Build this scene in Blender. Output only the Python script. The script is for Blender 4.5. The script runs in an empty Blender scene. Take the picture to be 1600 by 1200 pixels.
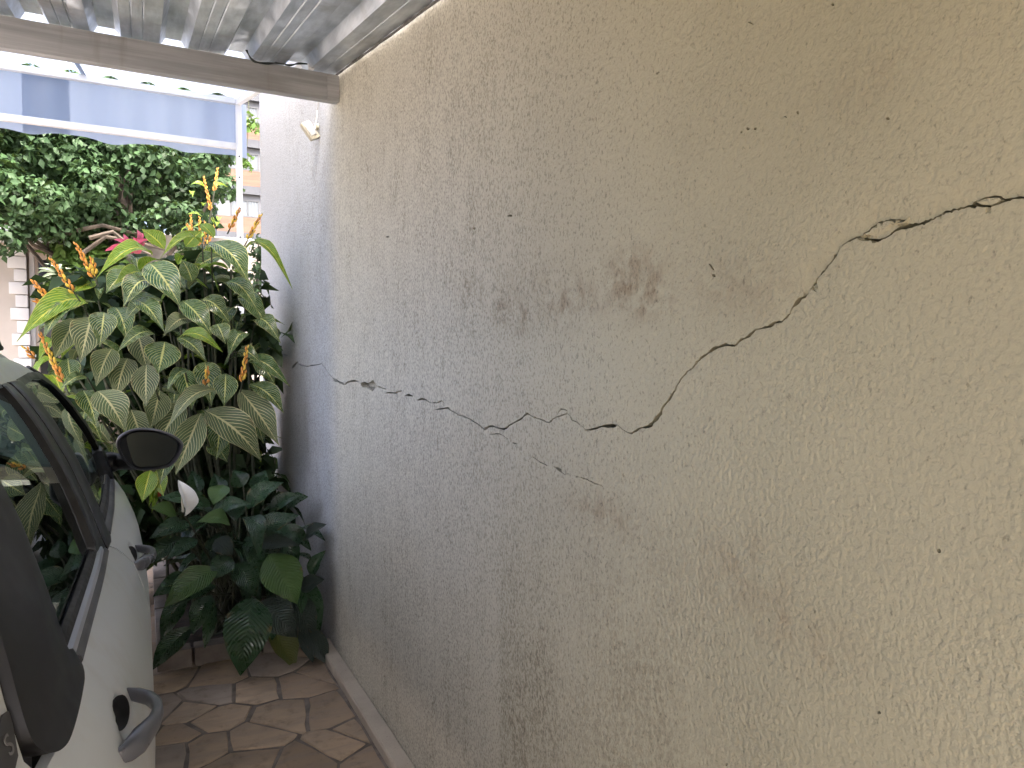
import bpy, bmesh, math, random
import numpy as np
from mathutils import Vector, Matrix, noise as mnoise
from mathutils.geometry import delaunay_2d_cdt

random.seed(11)
rng = np.random.default_rng(11)
S = bpy.context.scene
COL = S.collection

# ------------------------------------------------------------------ camera, sky, sun, exposure
F = 1130.0; H = 1.45
YAW = math.radians(27.0); PIT = math.radians(-1.9)
cam_data = bpy.data.cameras.new('camera')
cam_data.sensor_width = 36.0
cam_data.lens = 36.0 * F / 1600.0
cam_data.clip_start = 0.02; cam_data.clip_end = 2000
cam = bpy.data.objects.new('camera', cam_data); COL.objects.link(cam)
cam.location = (0, 0, H)
cam.rotation_euler = (math.pi / 2 + PIT, 0, -YAW)
S.camera = cam

SUN_EL = math.radians(58); SUN_AZ = math.radians(176)      # azimuth from +Y towards +X
world = bpy.data.worlds.new('World'); S.world = world; world.use_nodes = True
wn = world.node_tree.nodes; wl = world.node_tree.links
sky = wn.new('ShaderNodeTexSky'); sky.sky_type = 'NISHITA'; sky.sun_disc = False
sky.sun_elevation = SUN_EL; sky.sun_rotation = SUN_AZ
sky.air_density = 0.4; sky.dust_density = 7.0; sky.ozone_density = 0.3
wl.new(sky.outputs[0], wn['Background'].inputs[0]); wn['Background'].inputs[1].default_value = 0.15
sun_d = bpy.data.lights.new('sun', 'SUN'); sun_d.energy = .6; sun_d.angle = math.radians(30); sun_d.color = (1, .96, .9)
sun = bpy.data.objects.new('sun', sun_d); COL.objects.link(sun)
sdir = Vector((math.sin(SUN_AZ) * math.cos(SUN_EL), math.cos(SUN_AZ) * math.cos(SUN_EL), math.sin(SUN_EL)))
sun.rotation_euler = sdir.to_track_quat('Z', 'Y').to_euler(); sun.location = (-4, 4, 12)
S.view_settings.view_transform = 'Standard'; S.view_settings.look = 'None'
S.view_settings.gamma = 1.0; S.view_settings.use_curve_mapping = False
S.view_settings.exposure = 3.45
S.cycles.use_denoising = True
S.cycles.max_bounces = 6; S.cycles.diffuse_bounces = 4; S.cycles.glossy_bounces = 3; S.cycles.transmission_bounces = 4; S.cycles.transparent_max_bounces = 6
S.cycles.use_adaptive_sampling = True; S.cycles.adaptive_threshold = .02
S.cycles.caustics_reflective = False; S.cycles.caustics_refractive = False

# ------------------------------------------------------------------ photo measurement helpers
fwd = np.array([math.sin(YAW) * math.cos(PIT), math.cos(YAW) * math.cos(PIT), math.sin(PIT)])
rgt = np.array([math.cos(YAW), -math.sin(YAW), 0.0]); upv = np.cross(rgt, fwd)
CAM = np.array([0, 0, H])
def ray(u, v): return fwd + (u - 800) / F * rgt - (v - 600) / F * upv
def PY(u, v, Y): d = ray(u, v); return Vector(CAM + d * (Y / d[1]))
def PX(u, v, X): d = ray(u, v); return Vector(CAM + d * (X / d[0]))
def PZ(u, v, Z): d = ray(u, v); return Vector(CAM + d * ((Z - H) / d[2]))

# ------------------------------------------------------------------ object helpers
def link(name, me, mat=None, parent=None):
    o = bpy.data.objects.new(name, me); COL.objects.link(o)
    if mat is not None and me is not None and len(me.materials) == 0:
        me.materials.append(mat)
    if parent is not None: o.parent = parent
    return o
def tag(o, label=None, cat=None, group=None, kind=None):
    if label: o['label'] = label
    if cat: o['category'] = cat
    if group: o['group'] = group
    if kind: o['kind'] = kind
    return o
def empty(name, loc, label=None, cat=None, group=None, kind=None):
    o = bpy.data.objects.new(name, None); COL.objects.link(o); o.location = loc
    o.empty_display_size = .1
    return tag(o, label, cat, group, kind)
class MB:
    """collects geometry in world space, builds one mesh"""
    def __init__(s): s.v = []; s.f = []; s.uv = []
    def add(s, vs, fs):
        n = len(s.v); s.v += [tuple(p) for p in vs]; s.f += [tuple(i + n for i in f) for f in fs]
        return s
    def box(s, a, b, bev=0):
        x0, y0, z0 = a; x1, y1, z1 = b
        if bev <= 0:
            vs = [(x0,y0,z0),(x1,y0,z0),(x1,y1,z0),(x0,y1,z0),(x0,y0,z1),(x1,y0,z1),(x1,y1,z1),(x0,y1,z1)]
            return s.add(vs, [(3,2,1,0),(4,5,6,7),(0,1,5,4),(1,2,6,5),(2,3,7,6),(3,0,4,7)])
        bm = bmesh.new(); bmesh.ops.create_cube(bm, size=1)
        for v in bm.verts:
            v.co = Vector(((x0+x1)/2+v.co.x*(x1-x0),(y0+y1)/2+v.co.y*(y1-y0),(z0+z1)/2+v.co.z*(z1-z0)))
        bmesh.ops.bevel(bm, geom=list(bm.edges), offset=bev, segments=2, affect='EDGES', profile=.6)
        bm.verts.index_update()
        s.add([v.co for v in bm.verts], [[v.index for v in f.verts] for f in bm.faces]); bm.free()
        return s
    def tube(s, pts, r, n=8, cap=True):
        pts = [Vector(p) for p in pts]; m = len(pts)
        rs = r if hasattr(r, '__len__') else [r] * m
        vs = []; fs = []; prev = None
        for i, p in enumerate(pts):
            t = (pts[min(i+1, m-1)] - pts[max(i-1, 0)]).normalized()
            if prev is None:
                a = Vector((0,0,1)) if abs(t.z) < .9 else Vector((1,0,0))
                e1 = t.cross(a).normalized()
            else:
                e1 = (prev - t * prev.dot(t)).normalized()
            prev = e1; e2 = t.cross(e1)
            for k in range(n):
                a = 2 * math.pi * k / n
                vs.append(p + (e1 * math.cos(a) + e2 * math.sin(a)) * rs[i])
        for i in range(m - 1):
            for k in range(n):
                k2 = (k + 1) % n
                fs.append((i*n+k, i*n+k2, (i+1)*n+k2, (i+1)*n+k))
        if cap:
            fs.append(tuple(range(n-1, -1, -1))); fs.append(tuple((m-1)*n+k for k in range(n)))
        return s.add(vs, fs)
    def grid(s, fn, nu, nv):
        vs = [fn(i / nu, j / nv) for i in range(nu + 1) for j in range(nv + 1)]
        fs = [(i*(nv+1)+j, (i+1)*(nv+1)+j, (i+1)*(nv+1)+j+1, i*(nv+1)+j+1) for i in range(nu) for j in range(nv)]
        return s.add(vs, fs)
    def prism(s, poly, axis, a, b):
        """poly of 2-tuples extruded along axis 'x','y','z' between a and b"""
        def mk(p, c):
            return {'x': (c, p[0], p[1]), 'y': (p[0], c, p[1]), 'z': (p[0], p[1], c)}[axis]
        n = len(poly)
        vs = [mk(p, a) for p in poly] + [mk(p, b) for p in poly]
        fs = [tuple(range(n)), tuple(range(2*n-1, n-1, -1))] + [(i, (i+1) % n, n+(i+1) % n, n+i)[::-1] for i in range(n)]
        return s.add(vs, fs)
    def mesh(s, name='m', smooth=False, fix=True):
        me = bpy.data.meshes.new(name); me.from_pydata(s.v, [], s.f); me.update()
        if fix:
            bm = bmesh.new(); bm.from_mesh(me); bmesh.ops.recalc_face_normals(bm, faces=bm.faces); bm.to_mesh(me); bm.free()
        if smooth:
            me.polygons.foreach_set('use_smooth', [True] * len(me.polygons))
            if smooth != 'all': me.set_sharp_from_angle(angle=math.radians(38))
        return me
    def build(s, name, mat, parent=None, smooth=False, fix=True):
        me = s.mesh(name, smooth, fix)
        o = bpy.data.objects.new(name, me); COL.objects.link(o); me.materials.append(mat)
        if parent is not None:
            o.parent = parent; o.matrix_parent_inverse = parent_inv(parent)
        return o
def wmat(o):
    return ((wmat(o.parent) @ o.matrix_parent_inverse) if o.parent else Matrix.Identity(4)) @ o.matrix_basis
def parent_inv(p): return wmat(p).inverted()

# ------------------------------------------------------------------ material helpers
class NT:
    def __init__(s, name):
        s.m = bpy.data.materials.new(name); s.m.use_nodes = True
        s.n = s.m.node_tree.nodes; s.l = s.m.node_tree.links
        s.b = s.n['Principled BSDF']; s.out = s.n['Material Output']
    def node(s, t, **kw):
        n = s.n.new('ShaderNode' + t)
        for k, v in kw.items(): setattr(n, k, v)
        return n
    def put(s, sock, v):
        if hasattr(v, 'is_output') or isinstance(v, bpy.types.NodeSocket): s.l.new(v, sock)
        else: sock.default_value = v
    def coord(s, which='Object', scale=(1,1,1)):
        tc = s.node('TexCoord'); mp = s.node('Mapping'); mp.inputs['Scale'].default_value = scale
        s.l.new(tc.outputs[which], mp.inputs[0]); return mp.outputs[0]
    def pos(s, scale=(1,1,1)):
        g = s.node('NewGeometry'); mp = s.node('Mapping'); mp.inputs['Scale'].default_value = scale
        s.l.new(g.outputs['Position'], mp.inputs[0]); return mp.outputs[0]
    def noise(s, vec, scale, detail=4, rough=.55, dist=0):
        n = s.node('TexNoise'); s.l.new(vec, n.inputs['Vector'])
        n.inputs['Scale'].default_value = scale; n.inputs['Detail'].default_value = detail
        n.inputs['Roughness'].default_value = rough; n.inputs['Distortion'].default_value = dist
        return n.outputs[0]
    def voro(s, vec, scale, feature='F1'):
        n = s.node('TexVoronoi'); n.feature = feature; s.l.new(vec, n.inputs['Vector']); n.inputs['Scale'].default_value = scale
        return n.outputs['Distance']
    def math(s, op, a, b=0.0, clamp=False):
        n = s.node('Math'); n.operation = op; n.use_clamp = clamp
        s.put(n.inputs[0], a); s.put(n.inputs[1], b); return n.outputs[0]
    def ramp(s, v, lo, hi, a=0.0, b=1.0):
        n = s.node('MapRange'); n.interpolation_type = 'SMOOTHSTEP'
        s.put(n.inputs[0], v); n.inputs[1].default_value = lo; n.inputs[2].default_value = hi
        n.inputs[3].default_value = a; n.inputs[4].default_value = b; return n.outputs[0]
    def mix(s, fac, a, b, mode='MIX'):
        n = s.node('Mix'); n.data_type = 'RGBA'; n.blend_type = mode
        s.put(n.inputs[0], fac)
        for sock, v in ((n.inputs[6], a), (n.inputs[7], b)):
            if isinstance(v, bpy.types.NodeSocket): s.l.new(v, sock)
            else: sock.default_value = (*v, 1) if len(v) == 3 else v
        return n.outputs[2]
    def bump(s, h, strength=.5, dist=.01, prev=None):
        n = s.node('Bump'); n.inputs['Strength'].default_value = strength; n.inputs['Distance'].default_value = dist
        s.l.new(h, n.inputs['Height'])
        if prev is not None: s.l.new(prev, n.inputs['Normal'])
        return n.outputs[0]
    def attr(s, name):
        a = s.node('Attribute'); a.attribute_name = name; return a.outputs['Fac']
    def set(s, color=None, rough=None, metal=None, normal=None, **kw):
        if color is not None:
            s.put(s.b.inputs['Base Color'], color if isinstance(color, bpy.types.NodeSocket) else (*color, 1))
        if rough is not None: s.put(s.b.inputs['Roughness'], rough)
        if metal is not None: s.put(s.b.inputs['Metallic'], metal)
        if normal is not None: s.l.new(normal, s.b.inputs['Normal'])
        for k, v in kw.items(): s.put(s.b.inputs[k.replace('_', ' ')], v)
        return s.m
def simple(name, col, rough=.5, metal=0.0, var=.15, scale=6, bump=0.0, bscale=60, **kw):
    t = NT(name); p = t.coord()
    n = t.noise(p, scale, 5)
    dark = tuple(c * (1 - var) for c in col); lite = tuple(min(1, c * (1 + var)) for c in col)
    c = t.mix(t.ramp(n, .3, .7), dark, lite)
    nb = t.bump(t.noise(p, bscale, 4), bump, .004) if bump > 0 else None
    r = t.ramp(t.noise(p, scale * 2.3, 3), .3, .7, max(0, rough - .07), min(1, rough + .07))
    return t.set(c, r, metal, nb, **kw)

M = {}
M['white_metal'] = simple('white_painted_metal', (.78, .80, .82), .4, 0, .06, 8)
M['black_plastic'] = simple('black_plastic', (.012, .0115, .0115), .45, 0, .05, 3, Specular_IOR_Level=.35)
M['satin_black'] = simple('satin_black_trim', (.007, .007, .008), .38, 0, .05, 3, Specular_IOR_Level=.35)
M['grey_trim'] = simple('grey_trim', (.085, .085, .095), .45, .1, .05, 4)
M['handle'] = simple('handle_grey', (.12, .125, .145), .32, .2, .04, 4)
M['rubber'] = simple('rubber', (.015, .015, .015), .7, 0, .2, 20)
M['rim'] = simple('wheel_rim', (.4, .4, .41), .3, .8, .1)
M['interior'] = simple('car_interior', (.03, .03, .032), .8, 0, .25, 10, .2, 300)
M['cream_plastic'] = simple('cream_plastic', (.45, .42, .32), .4, 0, .08, 20)
M['lens_grey'] = simple('sensor_lens', (.42, .42, .40), .25, 0, .08, 40)
M['cable_dark'] = simple('cable_dark', (.012, .02, .015), .45)
M['cable_grey'] = simple('cable_grey', (.42, .41, .38), .5)
M['stem'] = simple('plant_stem', (.045, .05, .025), .6, 0, .35, 25)
M['bark'] = simple('bark', (.06, .048, .036), .85, 0, .4, 12, .8, 40)
M['soil'] = simple('soil', (.05, .035, .025), .95, 0, .4, 20, .8, 60)
M['white_paint'] = simple('white_paint', (.66, .67, .68), .5, 0, .05, 6, .1, 80)
M['house_wall'] = simple('house_wall_paint', (.46, .425, .385), .7, 0, .06, 3, .2, 120)
M['frame_tan'] = simple('tan_frame', (.42, .36, .31), .5, 0, .08, 6)
M['dark_glass'] = simple('dark_window_glass', (.02, .022, .025), .08, 0, .2, 3)
M['apt_wall'] = simple('apartment_render', (.09, .098, .11), .7, 0, .06, .4)
M['apt_slab'] = simple('apartment_slab', (.036, .041, .05), .7, 0, .1, .5)
M['apt_frame'] = simple('apartment_window_frame', (.04, .045, .05), .5)
M['apt_glass'] = simple('apartment_glass', (.12, .15, .18), .1, 0, .2, .7)
M['curtain'] = simple('curtain', (.085, .10, .112), .8, 0, .1, 2)
M['old_wall'] = simple('old_boundary_wall', (.20, .185, .165), .85, 0, .25, 4, .6, 40)
M['grout'] = simple('grout', (.19, .16, .135), .9, 0, .3, 15, .6, 70)
M['edging'] = simple('edging_stone', (.15, .125, .105), .85, 0, .3, 9, .6, 50)
M['decal_dark'] = simple('decal_dark', (.045, .043, .042), .3)
M['decal_light'] = simple('decal_light', (.22, .21, .20), .3)

def beam_mat():
    t = NT('weathered_beam')
    g = t.noise(t.pos((1.4, 30, 38)), 1.0, 5, .65); big = t.noise(t.pos((1, 3, 3)), 3.0, 4); dr = t.noise(t.pos((9, 1, .8)), 2.0, 3)
    c = t.mix(t.ramp(g, .32, .68), (.36, .37, .38), (.52, .53, .54))
    c = t.mix(t.ramp(big, .52, .75, 0, .5), c, (.27, .265, .26))
    c = t.mix(t.ramp(dr, .60, .78, 0, .45), c, (.25, .22, .19))
    return t.set(c, .7, 0, t.bump(g, .35, .004))
M['beam'] = beam_mat()
def brick_mat():
    t = NT('apartment_brick'); p = t.pos((1, 1, 1))
    n = t.noise(t.pos((.6, .6, 8)), 1.5, 4)
    return t.set(t.mix(t.ramp(n, .3, .7), (.085, .046, .03), (.12, .07, .047)), .8)
M['apt_brick'] = brick_mat()

def galvanised():
    t = NT('galvanised_sheet'); p = t.pos()
    st = t.noise(t.pos((14, 1.2, 14)), 2.0, 5, .6)
    bl = t.noise(p, 3.5, 5)
    c = t.mix(t.ramp(st, .3, .75), (.38, .43, .49), (.60, .66, .73))
    c = t.mix(t.ramp(bl, .52, .72), c, (.33, .35, .37))
    r = t.ramp(t.noise(p, 9, 4), .3, .7, .32, .55)
    b = t.bump(t.noise(t.pos((6, 1, 6)), 2.5, 3), .25, .01)
    return t.set(c, r, .85, b)
M['galv'] = galvanised()

def paint_car():
    t = NT('car_paint'); p = t.coord()
    n = t.noise(p, 2.2, 4); fine = t.noise(p, 16, 4, .6)
    dust = t.ramp(t.math('MULTIPLY', n, fine), .22, .42)
    c = t.mix(dust, (.84, .88, .90), (.80, .82, .82))
    r = t.ramp(n, .3, .8, .34, .42)
    return t.set(c, r, .15, None, Coat_Weight=.5, Coat_Roughness=.2)
M['paint'] = paint_car()

def tinted_glass(name, tint, alpha_mix=1.0):
    t = NT(name); n = t.n
    tr = t.node('BsdfTransparent'); tr.inputs[0].default_value = (*tint, 1)
    gl = t.node('BsdfGlossy'); gl.inputs['Roughness'].default_value = .012
    gl.inputs[0].default_value = (.95, 1, .98, 1)
    fr = t.node('Fresnel'); fr.inputs[0].default_value = 1.62
    dn = t.noise(t.coord(), 9, 6, .7)
    df = t.node('BsdfDiffuse'); df.inputs[0].default_value = (.35, .36, .34, 1)
    m0 = t.node('MixShader'); t.l.new(t.ramp(dn, .45, .8, .0, .035), m0.inputs[0]); t.l.new(tr.outputs[0], m0.inputs[1]); t.l.new(df.outputs[0], m0.inputs[2])
    m1 = t.node('MixShader'); t.l.new(t.math('ADD', t.math('MULTIPLY', fr.outputs[0], 1.0), .02, True), m1.inputs[0])
    t.l.new(m0.outputs[0], m1.inputs[1]); t.l.new(gl.outputs[0], m1.inputs[2])
    t.l.new(m1.outputs[0], t.out.inputs[0]); return t.m
M['car_glass'] = tinted_glass('car_glass', (.30, .36, .33))
M['mirror'] = simple('mirror_glass', (.05, .058, .062), .03, 1.0, .03, 3)

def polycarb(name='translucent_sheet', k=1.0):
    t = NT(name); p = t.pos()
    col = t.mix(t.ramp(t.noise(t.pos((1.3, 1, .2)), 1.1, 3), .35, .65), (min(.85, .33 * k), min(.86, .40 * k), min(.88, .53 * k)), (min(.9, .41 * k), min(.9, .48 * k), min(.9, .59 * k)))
    d = t.node('BsdfDiffuse'); tl = t.node('BsdfTranslucent'); g = t.node('BsdfGlossy'); g.inputs['Roughness'].default_value = .3
    t.l.new(col, d.inputs[0]); t.l.new(col, tl.inputs[0])
    a = t.node('MixShader'); a.inputs[0].default_value = .72; t.l.new(d.outputs[0], a.inputs[1]); t.l.new(tl.outputs[0], a.inputs[2])
    b = t.node('MixShader'); b.inputs[0].default_value = .06; t.l.new(a.outputs[0], b.inputs[1]); t.l.new(g.outputs[0], b.inputs[2])
    t.l.new(b.outputs[0], t.out.inputs[0]); return t.m
M['poly'] = polycarb()
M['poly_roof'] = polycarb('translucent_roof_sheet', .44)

def stone_mat():
    t = NT('paving_stone'); p = t.pos()
    info = t.node('ObjectInfo'); rnd = info.outputs['Random']
    lay = t.noise(t.pos((1, 3.5, 1)), 5, 6, .6, .8)
    fine = t.noise(p, 60, 5, .65)
    base = t.mix(rnd, (.31, .22, .145), (.50, .375, .255))
    r2 = t.math('FRACT', t.math('MULTIPLY', rnd, 7.31))
    base = t.mix(t.ramp(r2, .55, .9), base, (.37, .31, .26))
    c = t.mix(t.ramp(lay, .3, .72), t.mix(.5, base, (.21, .17, .14)), base)
    c = t.mix(t.ramp(fine, .6, .8, 0, .35), c, (.33, .29, .24))
    c = t.mix(t.ramp(t.noise(p, 13, 5, .7), .5, .72, 0, .55), c, (.14, .105, .075))
    b = t.bump(lay, .35, .012); b = t.bump(fine, .35, .003, b)
    return t.set(c, t.ramp(lay, .3, .7, .55, .8), 0, b)
M['stone'] = stone_mat()
def granite_mat():
    t = NT('granite_kerb'); p = t.pos()
    sp = t.noise(p, 220, 3, .7); big = t.noise(p, 6, 4)
    c = t.mix(t.ramp(big, .3, .7), (.42, .36, .29), (.52, .455, .37))
    c = t.mix(t.ramp(sp, .62, .7), c, (.15, .12, .10))
    return t.set(c, .6, 0, t.bump(t.noise(p, 90, 4), .3, .002))
M['granite'] = granite_mat()

# ---- leaves: uv.x across (0..1), uv.y along
def leaf_mat(name, dark, lite, vein, nveins, vw, bumpy=.3, rough=.38, trans=.25, veinmix=1.0, slope=1.05):
    t = NT(name)
    uv = t.node('UVMap'); sep = t.node('SeparateXYZ'); t.l.new(uv.outputs[0], sep.inputs[0])
    x = t.math('ABSOLUTE', t.math('SUBTRACT', sep.outputs[0], .5)); y = sep.outputs[1]
    info = t.node('ObjectInfo'); rnd = info.outputs['Random']
    # curved laterals: phase = y*n - slope*|x|*n
    x2 = t.math('POWER', t.math('MULTIPLY', x, 2.0), 1.15)
    ph = t.math('SUBTRACT', t.math('MULTIPLY', y, nveins), t.math('MULTIPLY', x2, nveins * slope * .4))
    wob = t.noise(t.coord('UV'), 5, 2); ph = t.math('ADD', ph, t.math('MULTIPLY', wob, .5))
    fr = t.math('ABSOLUTE', t.math('SUBTRACT', t.math('FRACT', t.math('ADD', ph, 20.0)), .5))
    lat = t.ramp(fr, vw, vw * .45)
    mid = t.ramp(x, .045, .018)
    edge = t.ramp(x, .47, .495)
    vm = t.math('MAXIMUM', t.math('MAXIMUM', lat, mid), edge)
    vm = t.math('MULTIPLY', vm, veinmix)
    n = t.noise(t.coord(), 9, 4)
    g = t.mix(t.ramp(n, .3, .7), dark, lite)
    g = t.mix(t.math('MULTIPLY', rnd, .55), g, tuple(c * 1.6 for c in lite))
    c = t.mix(vm, g, vein)
    ofs = t.node('CombineXYZ'); t.put(ofs.inputs[0], t.math('MULTIPLY', rnd, 37.0)); t.put(ofs.inputs[1], t.math('MULTIPLY', rnd, 91.0))
    va_ = t.node('VectorMath'); t.l.new(t.coord('UV'), va_.inputs[0]); t.l.new(ofs.outputs[0], va_.inputs[1])
    sp1 = t.noise(va_.outputs[0], 3.2, 4, .65)
    c = t.mix(t.ramp(sp1, .62, .78, 0, .55), c, tuple(min(1, v * 1.5 + .03) for v in lite))
    rim_ = t.math('MULTIPLY', t.ramp(x, .36, .5), t.ramp(t.noise(va_.outputs[0], 4.5, 3), .55, .68))
    c = t.mix(t.math('MULTIPLY', rim_, .8), c, (.16, .10, .035))
    hgt = t.math('ADD', t.math('MULTIPLY', fr, 1.0), t.math('MULTIPLY', x, 1.0))
    b = t.bump(hgt, bumpy, .02)
    t.set(c, t.ramp(n, .3, .7, rough - .06, rough + .08), 0, b)
    t.b.inputs['Specular IOR Level'].default_value = .5
    tl = t.node('BsdfTranslucent'); t.l.new(t.mix(.5, c, (.25, .32, .05), 'MULTIPLY'), tl.inputs[0])
    tl2 = t.mix(.35, c, (.16, .24, .03)); t.l.new(tl2, tl.inputs[0])
    mx = t.node('MixShader'); mx.inputs[0].default_value = trans
    t.l.new(t.b.outputs[0], mx.inputs[1]); t.l.new(tl.outputs[0], mx.inputs[2]); t.l.new(mx.outputs[0], t.out.inputs[0])
    return t.m
M['zebra'] = leaf_mat('zebra_leaf', (.014, .050, .017), (.030, .088, .029), (.55, .56, .20), 12, .10, .3, .27, .25)
M['zebra_yellow'] = leaf_mat('zebra_leaf_young', (.06, .15, .012), (.11, .24, .02), (.62, .62, .09), 12, .11, .3, .3, .4)
M['zebra_pale'] = leaf_mat('zebra_leaf_pale', (.035, .065, .026), (.065, .10, .038), (.52, .49, .24), 12, .12, .3, .42, .22)
M['lily'] = leaf_mat('lily_leaf', (.012, .034, .016), (.020, .052, .022), (.03, .068, .03), 17, .16, .5, .3, .12, .7, .7)
M['lily_light'] = leaf_mat('lily_leaf_light', (.05, .10, .028), (.08, .15, .045), (.10, .19, .06), 17, .16, .5, .36, .25, .6, .7)
M['lily_grey'] = leaf_mat('lily_leaf_grey', (.022, .035, .03), (.035, .05, .04), (.05, .065, .055), 17, .16, .7, .42, .12, .7, .7)
M['lily_olive'] = leaf_mat('lily_leaf_olive', (.05, .06, .012), (.07, .08, .02), (.08, .085, .025), 17, .16, .3, .45, .25, .5, .7)
M['dry_leaf'] = leaf_mat('dry_leaf', (.06, .045, .03), (.10, .075, .045), (.13, .10, .06), 12, .2, .6, .7, .1, .6)
M['pink_leaf'] = leaf_mat('pink_leaf', (.30, .02, .07), (.55, .05, .14), (.6, .12, .2), 6, .1, .2, .4, .3, .5)
M['sword_leaf'] = leaf_mat('sword_leaf', (.08, .11, .07), (.15, .19, .13), (.3, .33, .24), 3, .1, .2, .4, .2, .5)
M['red_leaf'] = leaf_mat('red_leaf', (.35, .015, .015), (.5, .03, .03), (.5, .1, .05), 6, .1, .2, .4, .3, .5)
def foliage(name, dark, lite):
    t = NT(name); g = t.node('NewGeometry')
    rnd = t.attr('rnd')
    n = t.noise(t.pos(), 1.6, 3)
    c = t.mix(rnd, dark, lite)
    c = t.mix(t.ramp(n, .35, .7, 0, .5), c, lite)
    t.set(c, .55, 0, Specular_IOR_Level=.25)
    tl = t.node('BsdfTranslucent'); t.l.new(t.mix(.35, c, (.12, .18, .03)), tl.inputs[0])
    mx = t.node('MixShader'); mx.inputs[0].default_value = .25
    t.l.new(t.b.outputs[0], mx.inputs[1]); t.l.new(tl.outputs[0], mx.inputs[2]); t.l.new(mx.outputs[0], t.out.inputs[0])
    return t.m
M['foliage'] = foliage('tree_foliage', (.010, .024, .010), (.052, .105, .040))
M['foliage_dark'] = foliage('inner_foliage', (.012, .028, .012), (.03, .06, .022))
M['foliage_light'] = foliage('light_foliage', (.05, .11, .02), (.13, .22, .05))
M['flower_orange'] = simple('flower_orange', (.62, .27, .05), .5, 0, .3, 60)
M['flower_yellow'] = simple('flower_yellow', (.75, .50, .07), .5, 0, .2, 60)
M['spathe'] = simple('white_spathe', (.86, .87, .85), .5, 0, .03, 10)

# ------------------------------------------------------------------ WALL with cracks
XW = 0.82; WY0, WY1, WZ1 = -2.6, 5.863, 4.3
def wy(u, v):
    p = PX(u, v, XW); return (p.y, p.z)
CR = []   # list of polylines: (u, v, width px)
CR.append([(429,547.5,.8),(440,551,1.0),(450,555.5,.6)])
CR.append([(457,575.5,.8),(459,572,3.2),(463,568,3.0),(466,565.3,.8)])
CR.append([(467.5,568.7,.7),(472,571,1.2),(480,572.7,.8),(487,571.3,1.2),(495,569.5,.8),(502.5,568,.7)])
CR.append([(502.5,568,.5),(510,578,.6),(520,590,.6)])
CR.append([(520,591.5,.8),(524,594.5,2.2),(530,597,1.2),(536,600.2,1.8),(540,600.5,2.6),(543,597.6,2.6),(548,595.8,1.6),(553,595,2.4),(561,597,.8)])
CR.append([(563,599,.7),(570,601,5.0),(577,602.5,9.5),(583,603,9.5),(587.5,603,5.0),(591,603.5,.8)])
CR.append([(591,603.5,.9),(594,604.5,1.8),(598,606,.7),(602,607.7,1.6),(605,608.5,.6)])
CR.append([(603,615.3,.8),(609,613,1.6),(615,614,1.2),(620,614.5,1.7),(622.5,611.2,1.7),(629,611,.8)])
CR.append([(634,618.3,.8),(638,616.8,2.0),(646,619.5,.8)])
CR.append([(653,625.3,.8),(656,624,2.2),(660,622.9,2.0),(672,628,.9),(682,630,.8),(690,626,1.2),(694,629,.6)])
CR.append([(678,640.5,.6),(690,638.5,1.4),(700,637.3,1.8),(708,643,1.0),(717,648.5,1.6),(726,652,1.8),(735,655,1.4),(742,660,1.0),(750,665,1.6),(757,670,.8)])
CR.append([(756,671.5,.8),(758.5,670.5,5.0),(762,667.5,3.0),(766,665.8,1.4),(771,665.6,1.2),(779,669,1.4),(787.5,670.5,1.8),(793,667,1.4),(800,662.5,1.6),(810,657,1.8),(818,651,1.4),(824,646,1.6),(830,649.5,1.0),(836,652.5,1.4),(846,656,1.2),(853,659.2,.9),(857.5,660,1.4),(866,653,1.4),(876,649.5,1.3),(887.5,646.5,.7)])
CR.append([(868,651,.5),(872,644,.7),(876,639,1.0),(880,639.6,1.2),(886,642,.5)])
CR.append([(887.5,646.5,.5),(894,657,.9),(902.5,659.5,1.0),(908,665,.5),(916,671,.6)])
CR.append([(914,672.3,.8),(920,671.3,2.0),(930,670,1.8),(936,667.5,1.6),(941,666.2,1.8),(950,666,3.0),(958,665,3.6),(965,664,.8)])
CR.append([(965,664,.5),(973,672,.9),(979,675,1.0)])
CR.append([(979,675.5,.8),(986,677.5,2.0),(991,674,1.6),(997.5,670,2.0),(1004,668,2.2),(1012.5,666,3.2),(1018,662.5,3.8),(1022.5,657.5,3.8),(1028,651,3.6),(1032.5,646,3.0),(1036,636,1.6),(1041,629.5,2.0),(1047.5,621,2.2),(1051,615.5,2.6),(1055,610,2.0),(1057,603,1.1),(1062.5,594.5,1.0),(1068,587,1.4),(1073,581,1.6),(1081,576,1.5),(1087,568.5,1.8),(1094,560,2.0),(1101,555,1.6),(1109,549.5,2.6),(1114,545.5,3.0),(1122,542.4,3.0),(1130,539.4,2.8),(1134,538,2.2),(1140,539.5,1.8),(1147,540.2,2.4),(1151,538,2.0),(1156,532,1.8),(1163,529,2.0),(1170,525,2.4),(1175,521,2.2),(1179,516,1.5),(1187,513.5,.9),(1193,512,1.6),(1203,509,3.0),(1210,503.5,2.2),(1221,503,2.4),(1228,497,2.0),(1235,490,1.5),(1237,483,1.2),(1243,475,2.4),(1249,468,2.2),(1256.5,463.5,2.8),(1263,454,2.2),(1267,447,1.8),(1271,441.5,2.0),(1277,433,1.8),(1283,424.5,2.2),(1290,417,2.4),(1296,410.5,2.2),(1299,405,2.6),(1302.5,400,2.4),(1306,393,2.0),(1311,386,2.4),(1317,381,2.2),(1324,376,2.4),(1334,372,2.0),(1344,368,1.6)])
CR.append([(1344,368,1.5),(1352,362,1.8),(1359,356.5,1.8),(1364,352,1.5),(1369,348,1.3),(1380,345,1.2),(1390,343,1.0),(1400,342.6,.8),(1412,343.5,.5)])
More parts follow.
